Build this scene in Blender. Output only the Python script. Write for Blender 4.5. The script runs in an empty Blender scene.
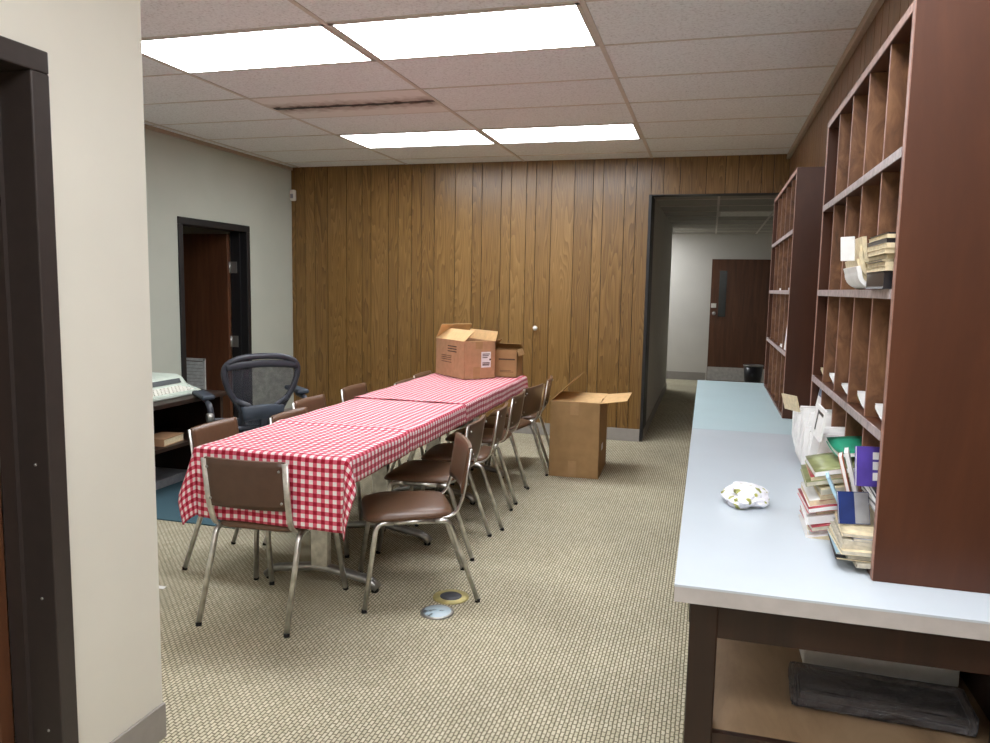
import bpy, bmesh, math, random
from mathutils import Vector, Matrix
random.seed(7)
S = bpy.context.scene
COL = S.collection
PI = math.pi
CAMH = 1.46
CEIL = 2.676

# ------------------------------------------------------------------ camera, world, exposure
yaw, pitch, roll, FPX = 0.2741, 0.1112, 0.0186, 758.585
cy, sy = math.cos(yaw), math.sin(yaw)
fw = Vector((-sy*math.cos(pitch), cy*math.cos(pitch), -math.sin(pitch)))
r0 = Vector((cy, sy, 0)); u0 = r0.cross(fw)
rt = r0*math.cos(roll) + u0*math.sin(roll)
up = -r0*math.sin(roll) + u0*math.cos(roll)
cd = bpy.data.cameras.new('camera'); cam = bpy.data.objects.new('camera', cd); COL.objects.link(cam)
cd.sensor_fit = 'HORIZONTAL'; cd.sensor_width = 36.0; cd.lens = FPX/990*36.0
cd.clip_start = 0.02; cd.clip_end = 60
cam.matrix_world = Matrix(((rt.x, up.x, -fw.x, 0), (rt.y, up.y, -fw.y, 0), (rt.z, up.z, -fw.z, CAMH), (0, 0, 0, 1)))
S.camera = cam
w = bpy.data.worlds.new('world'); S.world = w; w.use_nodes = True
w.node_tree.nodes['Background'].inputs[0].default_value = (0.9, 0.92, 1, 1)
w.node_tree.nodes['Background'].inputs[1].default_value = 0.02
S.view_settings.view_transform = 'Standard'; S.view_settings.look = 'None'
S.view_settings.exposure = 1.05; S.view_settings.gamma = 1.0; S.view_settings.use_curve_mapping = False
LAMP = 9.0      # brightness of the ceiling diffusers

# ------------------------------------------------------------------ materials
def lin(c):
    return tuple(((x/255)/12.92 if x/255 <= 0.04045 else ((x/255+0.055)/1.055)**2.4) for x in c) + (1.0,)
class NT:
    def __init__(s, name):
        m = bpy.data.materials.new(name); m.use_nodes = True
        s.m = m; s.t = m.node_tree; s.b = s.t.nodes['Principled BSDF']; s.out = s.t.nodes['Material Output']
    def n(s, typ, **kw):
        nd = s.t.nodes.new(typ)
        for k, v in kw.items():
            if k in nd.inputs: nd.inputs[k].default_value = v
            else: setattr(nd, k, v)
        return nd
    def l(s, a, ao, b, bi): s.t.links.new(a.outputs[ao], b.inputs[bi])
    def coords(s, kind='Object', scale=(1, 1, 1), rot=(0, 0, 0)):
        tc = s.n('ShaderNodeTexCoord'); mp = s.n('ShaderNodeMapping')
        mp.inputs['Scale'].default_value = scale; mp.inputs['Rotation'].default_value = rot
        s.l(tc, kind, mp, 'Vector'); return mp
    def ramp(s, stops, interp='LINEAR'):
        r = s.n('ShaderNodeValToRGB'); r.color_ramp.interpolation = interp
        e = r.color_ramp.elements
        e[0].position, e[0].color = stops[0][0], lin(stops[0][1])
        e[1].position, e[1].color = stops[-1][0], lin(stops[-1][1])
        for p, c in stops[1:-1]:
            k = e.new(p); k.color = lin(c)
        return r
    def bump(s, src, out, strength, dist=0.002):
        b = s.n('ShaderNodeBump', Strength=strength, Distance=dist)
        s.l(src, out, b, 'Height'); s.l(b, 'Normal', s.b, 'Normal'); return b
def plain(name, c, rough=0.5, metal=0.0, spec=0.5, var=0.06, scale=25.0, bump=0.0, coat=0.0):
    k = NT(name); k.b.inputs['Roughness'].default_value = rough; k.b.inputs['Metallic'].default_value = metal
    k.b.inputs['Specular IOR Level'].default_value = spec; k.b.inputs['Coat Weight'].default_value = coat
    mp = k.coords(); nz = k.n('ShaderNodeTexNoise', Scale=scale, Detail=3.0); k.l(mp, 'Vector', nz, 'Vector')
    lo = tuple(x*(1-var) for x in c); hi = tuple(min(255, x*(1+var)) for x in c)
    r = k.ramp([(0.3, lo), (0.7, hi)]); k.l(nz, 'Fac', r, 'Fac'); k.l(r, 'Color', k.b, 'Base Color')
    if bump: k.bump(nz, 'Fac', bump)
    return k.m
def wood(name, dark, mid, light, rough=0.35, scale=(14, 14, 1.2), coat=0.0, spec=0.5, mottled=False):
    k = NT(name); k.b.inputs['Roughness'].default_value = rough; k.b.inputs['Coat Weight'].default_value = coat
    k.b.inputs['Specular IOR Level'].default_value = spec
    mp = k.coords(scale=scale)
    nz = k.n('ShaderNodeTexNoise', Scale=1.3 if not mottled else 2.6, Detail=6.0, Roughness=0.62, Distortion=1.4 if mottled else 0.5)
    k.l(mp, 'Vector', nz, 'Vector')
    r = k.ramp([(0.28, dark), (0.5, mid), (0.72, light)]); k.l(nz, 'Fac', r, 'Fac'); k.l(r, 'Color', k.b, 'Base Color')
    k.bump(nz, 'Fac', 0.08)
    return k.m
def panelling(name, dark, mid, light, rough):
    k = NT(name); k.b.inputs['Roughness'].default_value = rough
    at = k.n('ShaderNodeAttribute', attribute_name='plank')
    tc = k.n('ShaderNodeTexCoord'); cb = k.n('ShaderNodeCombineXYZ')
    mu = k.n('ShaderNodeMath', operation='MULTIPLY'); mu.inputs[1].default_value = 37.0
    k.l(at, 'Fac', mu, 0); k.l(mu, 'Value', cb, 'X'); k.l(mu, 'Value', cb, 'Z')
    ad = k.n('ShaderNodeVectorMath', operation='ADD'); k.l(tc, 'Object', ad, 0); k.l(cb, 'Vector', ad, 1)
    mp = k.n('ShaderNodeMapping'); mp.inputs['Scale'].default_value = (9, 9, 0.7); k.l(ad, 'Vector', mp, 'Vector')
    # cathedral figure: rings of a stretched noise
    nz = k.n('ShaderNodeTexNoise', Scale=1.0, Detail=1.0, Distortion=0.2); k.l(mp, 'Vector', nz, 'Vector')
    m2 = k.n('ShaderNodeMath', operation='MULTIPLY'); m2.inputs[1].default_value = 20.0; k.l(nz, 'Fac', m2, 0)
    fr = k.n('ShaderNodeMath', operation='FRACT'); k.l(m2, 'Value', fr, 0)
    mp2 = k.n('ShaderNodeMapping'); mp2.inputs['Scale'].default_value = (160, 160, 3.0); k.l(ad, 'Vector', mp2, 'Vector')
    n2 = k.n('ShaderNodeTexNoise', Scale=1.0, Detail=3.0); k.l(mp2, 'Vector', n2, 'Vector')
    mx = k.n('ShaderNodeMix', data_type='FLOAT'); mx.inputs[0].default_value = 0.62
    k.l(fr, 'Value', mx, 2); k.l(n2, 'Fac', mx, 3)
    # tone of the plank itself
    nd = k.n('ShaderNodeMath', operation='MULTIPLY_ADD'); nd.inputs[1].default_value = 0.2; nd.inputs[2].default_value = -0.10
    k.l(at, 'Fac', nd, 0)
    sm = k.n('ShaderNodeMath', operation='ADD'); k.l(mx, 0, sm, 0); k.l(nd, 'Value', sm, 1)
    r = k.ramp([(0.12, dark), (0.5, mid), (0.9, light)]); k.l(sm, 'Value', r, 'Fac')
    k.l(r, 'Color', k.b, 'Base Color'); k.bump(n2, 'Fac', 0.12)
    return k.m
def carpet():
    k = NT('woven_carpet'); k.b.inputs['Roughness'].default_value = 0.95; k.b.inputs['Specular IOR Level'].default_value = 0.1
    mp = k.coords(scale=(1, 1, 1), rot=(0, 0, PI/2))
    nz0 = k.n('ShaderNodeTexNoise', Scale=60.0, Detail=1.0); k.l(mp, 'Vector', nz0, 'Vector')
    va = k.n('ShaderNodeVectorMath', operation='MULTIPLY_ADD')
    k.l(nz0, 'Color', va, 0); va.inputs[1].default_value = (0.006, 0.006, 0); k.l(mp, 'Vector', va, 2)
    br = k.n('ShaderNodeTexBrick'); br.offset = 0.5
    for a, v in (('Scale', 1.0), ('Mortar Size', 0.0040), ('Mortar Smooth', 1.0), ('Brick Width', 0.028), ('Row Height', 0.0145), ('Bias', 0.0)):
        br.inputs[a].default_value = v
    br.inputs['Color1'].default_value = lin((222, 213, 190)); br.inputs['Color2'].default_value = lin((204, 195, 170)); br.inputs['Mortar'].default_value = lin((104, 97, 78))
    k.l(va, 'Vector', br, 'Vector')
    nz = k.n('ShaderNodeTexNoise', Scale=1.2, Detail=3.0); k.l(mp, 'Vector', nz, 'Vector')
    r = k.ramp([(0.3, (225, 225, 222)), (0.7, (255, 255, 250))]); k.l(nz, 'Fac', r, 'Fac')
    mx = k.n('ShaderNodeMix', data_type='RGBA', blend_type='MULTIPLY'); mx.inputs[0].default_value = 1.0
    k.l(br, 'Color', mx, 6); k.l(r, 'Color', mx, 7); k.l(mx, 2, k.b, 'Base Color')
    iv = k.n('ShaderNodeMath', operation='SUBTRACT'); iv.inputs[0].default_value = 1.0; k.l(br, 'Fac', iv, 1)
    k.bump(iv, 'Value', 0.5, 0.004)
    return k.m
def tile():
    k = NT('acoustic_tile'); k.b.inputs['Roughness'].default_value = 0.9; k.b.inputs['Specular IOR Level'].default_value = 0.15
    mp = k.coords(); nz = k.n('ShaderNodeTexNoise', Scale=75.0, Detail=3.0, Roughness=0.65); k.l(mp, 'Vector', nz, 'Vector')
    r = k.ramp([(0.28, (204, 206, 208)), (0.45, (232, 236, 239)), (0.65, (240, 244, 247))]); k.l(nz, 'Fac', r, 'Fac')
    k.l(r, 'Color', k.b, 'Base Color'); k.bump(nz, 'Fac', 0.35)
    return k.m
def soot():
    k = NT('sooty_tile'); k.b.inputs['Roughness'].default_value = 0.9
    tc = k.n('ShaderNodeTexCoord'); sp = k.n('ShaderNodeSeparateXYZ'); k.l(tc, 'Object', sp, 'Vector')
    nz = k.n('ShaderNodeTexNoise', Scale=14.0, Detail=5.0); k.l(tc, 'Object', nz, 'Vector')
    ab = k.n('ShaderNodeMath', operation='ABSOLUTE'); k.l(sp, 'Y', ab, 0)
    ma = k.n('ShaderNodeMath', operation='MULTIPLY_ADD'); ma.inputs[1].default_value = 2.6; k.l(ab, 'Value', ma, 0)
    s2 = k.n('ShaderNodeMath', operation='MULTIPLY_ADD'); s2.inputs[1].default_value = 0.5; s2.inputs[2].default_value = -0.26; k.l(nz, 'Fac', s2, 0)
    k.l(s2, 'Value', ma, 2)
    r = k.ramp([(0.02, (96, 84, 76)), (0.12, (186, 176, 170)), (0.42, (232, 230, 228))]); k.l(ma, 'Value', r, 'Fac'); k.l(r, 'Color', k.b, 'Base Color')
    return k.m
def gingham():
    k = NT('gingham_cloth'); k.b.inputs['Roughness'].default_value = 0.75; k.b.inputs['Specular IOR Level'].default_value = 0.2
    tc = k.n('ShaderNodeTexCoord'); sp = k.n('ShaderNodeSeparateXYZ'); k.l(tc, 'UV', sp, 'Vector')
    outs = []
    for ax in ('X', 'Y'):
        m = k.n('ShaderNodeMath', operation='MULTIPLY'); m.inputs[1].default_value = 1/0.0365; k.l(sp, ax, m, 0)
        f = k.n('ShaderNodeMath', operation='FRACT'); k.l(m, 'Value', f, 0)
        g = k.n('ShaderNodeMath', operation='GREATER_THAN'); g.inputs[1].default_value = 0.5; k.l(f, 'Value', g, 0)
        outs.append(g)
    a = k.n('ShaderNodeMath', operation='ADD'); k.l(outs[0], 'Value', a, 0); k.l(outs[1], 'Value', a, 1)
    d = k.n('ShaderNodeMath', operation='MULTIPLY'); d.inputs[1].default_value = 0.5; k.l(a, 'Value', d, 0)
    r = k.ramp([(0.0, (240, 228, 226)), (0.34, (214, 96, 116)), (0.75, (160, 16, 44))], 'CONSTANT'); k.l(d, 'Value', r, 'Fac'); k.l(r, 'Color', k.b, 'Base Color')
    k.b.inputs['Sheen Weight'].default_value = 0.15
    return k.m
def emis(name, c, st):
    k = NT(name); k.b.inputs['Base Color'].default_value = lin(c); k.b.inputs['Emission Color'].default_value = lin(c)
    k.b.inputs['Emission Strength'].default_value = st
    return k.m
def mesh_fabric():
    k = NT('dark_mesh_fabric'); k.b.inputs['Base Color'].default_value = lin((58, 60, 68)); k.b.inputs['Roughness'].default_value = 0.6
    mp = k.coords(scale=(1, 1, 1)); nz = k.n('ShaderNodeTexNoise', Scale=30.0); k.l(mp, 'Vector', nz, 'Vector')
    tr = k.n('ShaderNodeBsdfTransparent'); mx = k.n('ShaderNodeMixShader')
    r = k.ramp([(0.3, (205, 205, 205)), (0.7, (222, 222, 222))]); k.l(nz, 'Fac', r, 'Fac'); k.l(r, 'Color', mx, 'Fac')
    k.l(tr, 'BSDF', mx, 1); k.l(k.b, 'BSDF', mx, 2); k.l(mx, 'Shader', k.out, 'Surface')
    return k.m
def film():
    k = NT('clear_plastic_film'); k.b.inputs['Base Color'].default_value = lin((120, 116, 118)); k.b.inputs['Roughness'].default_value = 0.1
    mp = k.coords(); nz = k.n('ShaderNodeTexNoise', Scale=16.0, Detail=4.0, Distortion=1.5); k.l(mp, 'Vector', nz, 'Vector')
    k.bump(nz, 'Fac', 1.0, 0.05)
    tr = k.n('ShaderNodeBsdfTransparent'); mx = k.n('ShaderNodeMixShader'); mx.inputs[0].default_value = 0.5
    k.l(tr, 'BSDF', mx, 1); k.l(k.b, 'BSDF', mx, 2); k.l(mx, 'Shader', k.out, 'Surface')
    return k.m
def crumple_paper():
    k = NT('printed_wrapper'); k.b.inputs['Roughness'].default_value = 0.35
    mp = k.coords(scale=(1, 1, 1)); vo = k.n('ShaderNodeTexVoronoi', Scale=38.0); k.l(mp, 'Vector', vo, 'Vector')
    r = k.ramp([(0.0, (80, 84, 36)), (0.3, (168, 168, 74)), (0.36, (232, 230, 236)), (1.0, (240, 238, 244))]); k.l(vo, 'Distance', r, 'Fac'); k.l(r, 'Color', k.b, 'Base Color')
    return k.m

M = {}
M['wall'] = plain('painted_wall', (224, 220, 208), 0.85, spec=0.2, var=0.012, scale=3)
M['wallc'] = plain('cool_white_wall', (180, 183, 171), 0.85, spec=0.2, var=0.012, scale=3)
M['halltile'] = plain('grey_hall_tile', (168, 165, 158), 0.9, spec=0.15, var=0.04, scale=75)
M['hallwall'] = plain('painted_hall_wall', (200, 196, 188), 0.85, spec=0.2, var=0.012, scale=3)
M['base'] = plain('vinyl_baseboard', (150, 144, 138), 0.5, var=0.02)
M['carpet'] = carpet(); M['tile'] = tile(); M['soot'] = soot()
M['teal'] = plain('teal_rug', (72, 97, 106), 0.95, spec=0.1, var=0.12, scale=120, bump=0.3)
M['tbar'] = plain('ceiling_grid_metal', (206, 200, 192), 0.5, var=0.02)
M['trim'] = plain('ceiling_edge_trim', (170, 156, 138), 0.6, var=0.03)
M['oak'] = panelling('oak_panelling', (86, 61, 31), (124, 92, 49), (148, 115, 68), 0.31)
M['oakdark'] = panelling('walnut_panelling', (84, 58, 36), (122, 88, 58), (146, 108, 74), 0.4)
M['groove'] = plain('panel_groove', (44, 30, 18), 0.8)
M['dframe'] = plain('dark_brown_door_frame', (56, 48, 45), 0.42, var=0.04)
M['black'] = plain('black_paint', (24, 23, 25), 0.5)
M['doorw'] = wood('brown_door_veneer', (70, 42, 27), (88, 54, 35), (102, 66, 44), 0.35)
M['cherry'] = wood('dark_cherry_veneer', (62, 33, 20), (74, 41, 25), (88, 51, 32), 0.4, scale=(5, 5, 1.0), spec=0.35)
M['maple'] = wood('mottled_divider_veneer', (84, 55, 38), (118, 80, 54), (146, 104, 72), 0.45, scale=(9, 9, 4), mottled=True)
M['edge'] = plain('worn_wood_edge', (150, 112, 98), 0.5, var=0.1, scale=60)
M['strip'] = plain('worn_label_strip', (164, 150, 148), 0.45, var=0.14, scale=50)
M['legw'] = wood('dark_stained_frame', (28, 14, 8), (39, 21, 12), (50, 28, 17), 0.45)
M['ply'] = wood('plywood_shelf', (110, 88, 64), (140, 114, 86), (158, 132, 104), 0.5, scale=(5, 1.3, 5))
M['lam'] = plain('white_laminate', (190, 198, 205), 0.28, var=0.012, scale=4)
M['lam2'] = plain('pale_blue_laminate', (188, 210, 215), 0.28, var=0.012, scale=4)
M['lamedge'] = plain('laminate_edge', (178, 172, 168), 0.5, var=0.03)
M['chrome'] = plain('dull_chrome', (216, 214, 210), 0.33, metal=1.0, var=0.1)
M['vinyl'] = plain('brown_vinyl', (98, 70, 51), 0.36, var=0.05, scale=90)
M['vinylrear'] = plain('brown_shell', (84, 60, 46), 0.4, var=0.04)
M['rub'] = plain('black_rubber', (22, 22, 22), 0.7)
M['cloth'] = gingham()
M['ttop'] = plain('table_laminate', (150, 120, 90), 0.4)
M['kraft'] = plain('kraft_cardboard', (162, 128, 88), 0.8, spec=0.2, var=0.04, scale=12)
M['kraftl'] = plain('pale_cardboard_inside', (206, 170, 122), 0.8, spec=0.2, var=0.04)
M['kraftr'] = plain('reddish_cardboard', (180, 140, 106), 0.75, spec=0.2, var=0.04)
M['tape'] = plain('packing_tape', (176, 140, 100), 0.25, var=0.03)
M['ink'] = plain('printing_ink', (70, 50, 36), 0.7)
M['white'] = plain('white_paper', (232, 230, 228), 0.6, var=0.03)
M['cream'] = plain('cream_paper', (214, 198, 164), 0.7, var=0.06, scale=90)
M['news'] = plain('newsprint', (190, 182, 164), 0.8, var=0.08, scale=80)
M['blue'] = plain('navy_cover', (34, 50, 104), 0.3, var=0.1)
M['purple'] = plain('purple_cover', (84, 66, 150), 0.3, var=0.1)
M['lblue'] = plain('light_blue_sheet', (176, 208, 224), 0.5, var=0.03)
M['orange'] = plain('orange_cover', (188, 96, 52), 0.35, var=0.1)
M['red'] = plain('red_cover', (176, 70, 78), 0.35, var=0.12)
M['green'] = plain('green_cover', (44, 148, 116), 0.35, var=0.1)
M['olive'] = plain('olive_cover', (134, 140, 92), 0.4, var=0.1)
M['blk'] = plain('black_cover', (32, 30, 34), 0.3, var=0.1)
M['grey'] = plain('grey_cover', (150, 150, 154), 0.4, var=0.08)
M['tw'] = plain('typewriter_plastic', (198, 208, 196), 0.5, var=0.02)
M['twdark'] = plain('typewriter_recess', (70, 76, 78), 0.4)
M['pad'] = plain('slate_blue_pad', (56, 64, 75), 0.5)
M['acha'] = plain('graphite_plastic', (56, 58, 66), 0.4)
M['amesh'] = mesh_fabric()
M['brass'] = plain('brass', (192, 178, 118), 0.4, metal=0.3, var=0.1)
M['steel'] = plain('brushed_steel', (170, 168, 164), 0.35, metal=0.8)
def worn():
    k = NT('worn_pale_blue_paint'); k.b.inputs['Roughness'].default_value = 0.4
    mp = k.coords(); nz = k.n('ShaderNodeTexNoise', Scale=26.0, Detail=3.0); k.l(mp, 'Vector', nz, 'Vector')
    r = k.ramp([(0.36, (84, 88, 94)), (0.44, (190, 212, 224)), (0.7, (208, 222, 230))]); k.l(nz, 'Fac', r, 'Fac'); k.l(r, 'Color', k.b, 'Base Color')
    return k.m
M['worn'] = worn()
M['kick'] = plain('grey_kick_plate', (178, 174, 170), 0.5)
M['louver'] = plain('grey_louver_metal', (205, 208, 206), 0.5)
M['glass'] = plain('dark_wired_glass', (46, 50, 50), 0.15)
M['plw'] = plain('white_plastic', (226, 222, 212), 0.4, var=0.02)
M['film'] = film(); M['wrap'] = crumple_paper()
M['lamp'] = emis('lamp_diffuser', (246, 250, 255), LAMP)
M['lampoff'] = plain('unlit_diffuser', (238, 238, 232), 0.5)

# ------------------------------------------------------------------ geometry helpers
def BM(): return bmesh.new()
def mat3(loc=(0, 0, 0), rot=None):
    m = Matrix.Translation(loc)
    return m @ rot if rot is not None else m
def box(bm, lo, hi, mi=0, bev=0.0, seg=2, xf=None, tags=None):
    lo = Vector(lo); hi = Vector(hi)
    r = bmesh.ops.create_cube(bm, size=1.0); vs = r['verts']
    c = (lo+hi)/2; d = hi-lo
    for v in vs: v.co = Vector((v.co.x*d.x, v.co.y*d.y, v.co.z*d.z)) + c
    fs = list({f for v in vs for f in v.link_faces})
    for f in fs: f.material_index = mi
    if bev > 0:
        es = list({e for v in vs for e in v.link_edges})
        rr = bmesh.ops.bevel(bm, geom=es, offset=min(bev, min(d)*0.45), segments=seg, profile=0.5, affect='EDGES')
        for f in rr['faces']: f.material_index = mi
        vs = list({v for f in rr['faces'] for v in f.verts} | {v for v in vs if v.is_valid})
    if xf is not None:
        for v in vs: v.co = xf @ v.co
    return vs
def smooth_path(pts, rad, n=5):
    pts = [Vector(p) for p in pts]; out = [pts[0]]
    for a, b, c in zip(pts, pts[1:], pts[2:]):
        d1 = (a-b); d2 = (c-b); r = min(rad, d1.length*0.48, d2.length*0.48)
        p = b + d1.normalized()*r; q = b + d2.normalized()*r
        for i in range(n+1):
            t = i/n; out.append(p*(1-t)**2 + b*2*t*(1-t) + q*t*t)
    out.append(pts[-1]); return out
def sweep(bm, pts, prof, upv=(0, 0, 1), mi=0, closed=False, caps=True):
    """sweep a 2-D profile (list of (a,b)) along the points; a runs along the side vector, b along the normal"""
    pts = [Vector(p) for p in pts]; n = len(pts); rings = []
    upv = Vector(upv)
    for i, p in enumerate(pts):
        if closed: t = (pts[(i+1) % n]-pts[i-1])
        else: t = pts[min(i+1, n-1)]-pts[max(i-1, 0)]
        t.normalize(); s = t.cross(upv)
        if s.length < 1e-4: s = t.cross(Vector((0, 1, 0.01)))
        s.normalize(); nn = s.cross(t)
        rings.append([bm.verts.new(p + s*a + nn*b) for a, b in prof])
    m = len(prof)
    for i in range(n if closed else n-1):
        A = rings[i]; B = rings[(i+1) % n]
        for j in range(m):
            f = bm.faces.new((A[j], A[(j+1) % m], B[(j+1) % m], B[j])); f.material_index = mi; f.smooth = m > 6
    if caps and not closed:
        for R, rev in ((rings[0], False), (rings[-1], True)):
            f = bm.faces.new(R if not rev else R[::-1]); f.material_index = mi
def circ(r, n=10): return [(r*math.cos(2*PI*i/n), r*math.sin(2*PI*i/n)) for i in range(n)]
def rect(a, b, c=0.3):
    k = min(a, b)*c; a /= 2; b /= 2
    return [(a-k, -b), (a, -b+k), (a, b-k), (a-k, b), (-a+k, b), (-a, b-k), (-a, -b+k), (-a+k, -b)]
def tube(bm, pts, r, rad=0.0, mi=0, n=10, upv=(0, 0, 1), closed=False):
    sweep(bm, smooth_path(pts, rad) if rad else pts, circ(r, n), upv, mi, closed)
def lathe(bm, prof, c=(0, 0, 0), n=24, mi=0, axis='Z'):
    rings = []
    for r, z in prof:
        ring = []
        for i in range(n):
            a = 2*PI*i/n; p = Vector((r*math.cos(a), r*math.sin(a), z))
            if axis == 'Y': p = Vector((p.x, p.z, p.y))
            if axis == 'X': p = Vector((p.z, p.x, p.y))
            ring.append(bm.verts.new(p+Vector(c)))
        rings.append(ring)
    for A, B in zip(rings, rings[1:]):
        for i in range(n):
            f = bm.faces.new((A[i], A[(i+1) % n], B[(i+1) % n], B[i])); f.smooth = True; f.material_index = mi
    for R in (rings[0][::-1], rings[-1]):
        f = bm.faces.new(R); f.material_index = mi
def prism(bm, poly, axis, a, b, mi=0):
    """extrude a polygon given in the two other axes along one axis from a to b"""
    def P(q, h):
        if axis == 'X': return (h, q[0], q[1])
        if axis == 'Y': return (q[0], h, q[1])
        return (q[0], q[1], h)
    A = [bm.verts.new(P(q, a)) for q in poly]; B = [bm.verts.new(P(q, b)) for q in poly]
    for i in range(len(poly)):
        f = bm.faces.new((A[i], A[(i+1) % len(poly)], B[(i+1) % len(poly)], B[i])); f.material_index = mi
    for R in (A[::-1], B):
        f = bm.faces.new(R); f.material_index = mi
def build(name, bm, mats, parent=None, loc=None, smooth=False):
    bmesh.ops.recalc_face_normals(bm, faces=bm.faces)
    me = bpy.data.meshes.new(name); bm.to_mesh(me); bm.free()
    for m in (mats if isinstance(mats, (list, tuple)) else [mats]): me.materials.append(M[m])
    if smooth:
        for p in me.polygons: p.use_smooth = True
    o = bpy.data.objects.new(name, me); COL.objects.link(o)
    if parent is not None: o.parent = parent
    if loc is not None: o.location = loc
    return o
def tag(o, label, cat, group=None, kind=None):
    o['label'] = label; o['category'] = cat
    if group: o['group'] = group
    if kind: o['kind'] = kind
    return o
def thing(name, label, cat, loc=(0, 0, 0), rz=0.0, group=None):
    o = bpy.data.objects.new(name, None); COL.objects.link(o); o.empty_display_size = 0.05
    o.location = loc; o.rotation_euler = (0, 0, rz)
    return tag(o, label, cat, group)
def struct(name, bm, mats, label, cat, parent=None):
    o = build(name, bm, mats, parent)
    if parent is None: tag(o, label, cat); o['kind'] = 'structure'
    return o
def dup(root, loc, rz, label, group=None):
    r = root.copy(); COL.objects.link(r); r.location = loc; r.rotation_euler = (0, 0, rz); r['label'] = label
    if group: r['group'] = group
    for ch in list(root.children):
        c = ch.copy(); COL.objects.link(c); c.parent = r
        for g in list(ch.children):
            d = g.copy(); COL.objects.link(d); d.parent = c
    return r
def solo(name, bm, mats, label, cat, group=None, loc=None, smooth=False):
    return tag(build(name, bm, mats, None, loc, smooth), label, cat, group)

# ------------------------------------------------------------------ the room
XL, XR, YB, XN, YN = -4.345, 0.617, 7.33, -1.63, 1.93
BACK = -2.6
bm = BM(); box(bm, (-6.6, BACK-0.1, -0.1), (1.7, 13.0, 0)); struct('floor', bm, 'carpet', 'beige woven loop carpet covering the whole room and hallway', 'floor')
bm = BM(); box(bm, (-6.6, BACK-0.1, CEIL), (1.7, YB+0.12, CEIL+0.1)); ceil = struct('ceiling', bm, 'tile', 'suspended ceiling of speckled acoustic tiles in a metal grid', 'ceiling')
X0, Y0, T = -0.5874, 3.3515, 0.6096
bm = BM()
for k in range(-3, 2):
    x = X0+2*T*k
    if XL < x < XR: box(bm, (x-0.012, BACK, CEIL-0.004), (x+0.012, YB, CEIL+0.002))
for r in range(-9, 8):
    y = Y0+T*r
    if BACK < y < YB: box(bm, (XL, y-0.007, CEIL-0.0035), (XR, y+0.007, CEIL+0.002))
struct('grid', bm, 'tbar', '', '', ceil)
# left wall with a door opening
D0, D1, DT = 5.555, 6.475, 1.94
bm = BM()
box(bm, (XL-0.14, YN-0.1, 0), (XL, D0-0.03, CEIL)); box(bm, (XL-0.14, D1+0.03, 0), (XL, YB+0.12, CEIL)); box(bm, (XL-0.14, D0-0.03, DT+0.03), (XL, D1+0.03, CEIL))
struct('wall_left', bm, 'wallc', 'painted off-white wall with the dark framed door opening', 'wall')
bm = BM(); box(bm, (XL, YN, 0), (XL+0.012, D0-0.06, 0.115), bev=0.003); box(bm, (XL, D1+0.06, 0), (XL+0.012, YB, 0.115), bev=0.003)
struct('baseboard_left', bm, 'base', 'grey vinyl baseboard along the off-white wall with the door', 'baseboard')
bm = BM(); box(bm, (XL, YN, CEIL-0.03), (XL+0.02, YB, CEIL-0.001)); struct('trim_1', bm, 'trim', 'thin moulding where the off-white door wall meets the ceiling', 'trim')
# panelled back wall: planks with grooves between
gx = [XL, -4.30, -4.184, -4.068, -3.92, -3.701, -3.522, -3.422, -3.223, -3.118, -2.969, -2.863, -2.723, -2.502, -2.322, -2.223, -2.026, -1.925, -1.772, -1.676, -1.523, -1.30, -1.122, -1.027, -0.823, -0.717, -0.582]
hx = [-0.582, -0.471, -0.323, -0.092, 0.076, 0.187, 0.385, 0.488, 0.617]
def planks(bm, xs, z0, z1, axis, at, th=0.01, g=0.0028):
    lay = bm.verts.layers.float.get('plank') or bm.verts.layers.float.new('plank')
    for a, b in zip(xs, xs[1:]):
        t = random.random()
        if axis == 'Y': vs = box(bm, (a+g, at-th, z0), (b-g, at+0.001, z1), 0)
        else: vs = box(bm, (at-th, a+g, z0), (at+0.001, b-g, z1), 0)
        for v in vs: v[lay] = t
OT = 2.34
bm = BM()
planks(bm, gx, 0.0, CEIL, 'Y', YB); planks(bm, hx, OT, CEIL, 'Y', YB)
box(bm, (XL, YB, 0), (-0.582, YB+0.12, CEIL), 1); box(bm, (-0.582, YB, OT), (1.4, YB+0.12, CEIL), 1); box(bm, (XR, YB, 0), (1.4, YB+0.12, OT), 1)
struct('wall_back', bm, ['oak', 'groove'], 'oak panelled wall with dark vertical grooves behind the tables', 'wall')
bm = BM(); box(bm, (XL, YB-0.022, 0), (-0.60, YB-0.009, 0.12), bev=0.003); struct('baseboard_back', bm, 'base', 'grey vinyl baseboard below the oak panelling', 'baseboard')
bm = BM(); box(bm, (-0.60, YB-0.014, 0), (-0.574, YB+0.42, OT)); box(bm, (-0.574, YB-0.012, OT-0.008), (XR, YB+0.125, OT)); struct('trim_2', bm, 'black', 'thin black edging around the hallway opening', 'trim')
# right wall, panelled
bm = BM(); ys = [BACK]; rr = random.Random(3)
while ys[-1] < YB-0.2: ys.append(min(YB, ys[-1]+rr.choice((0.1, 0.15, 0.2, 0.13))))
ys[-1] = YB
planks(bm, ys, 0.0, CEIL, 'X', XR+0.010); box(bm, (XR+0.01, BACK, 0), (XR+0.13, YB, CEIL), 1)
struct('wall_right', bm, ['oakdark', 'groove'], 'brown panelled wall behind the pigeonhole units', 'wall')
bm = BM(); box(bm, (XR-0.03, BACK, CEIL-0.045), (XR, YB-0.012, CEIL-0.001), bev=0.004); struct('trim_3', bm, 'trim', 'pale moulding above the pigeonhole units at the ceiling', 'trim')
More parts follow.
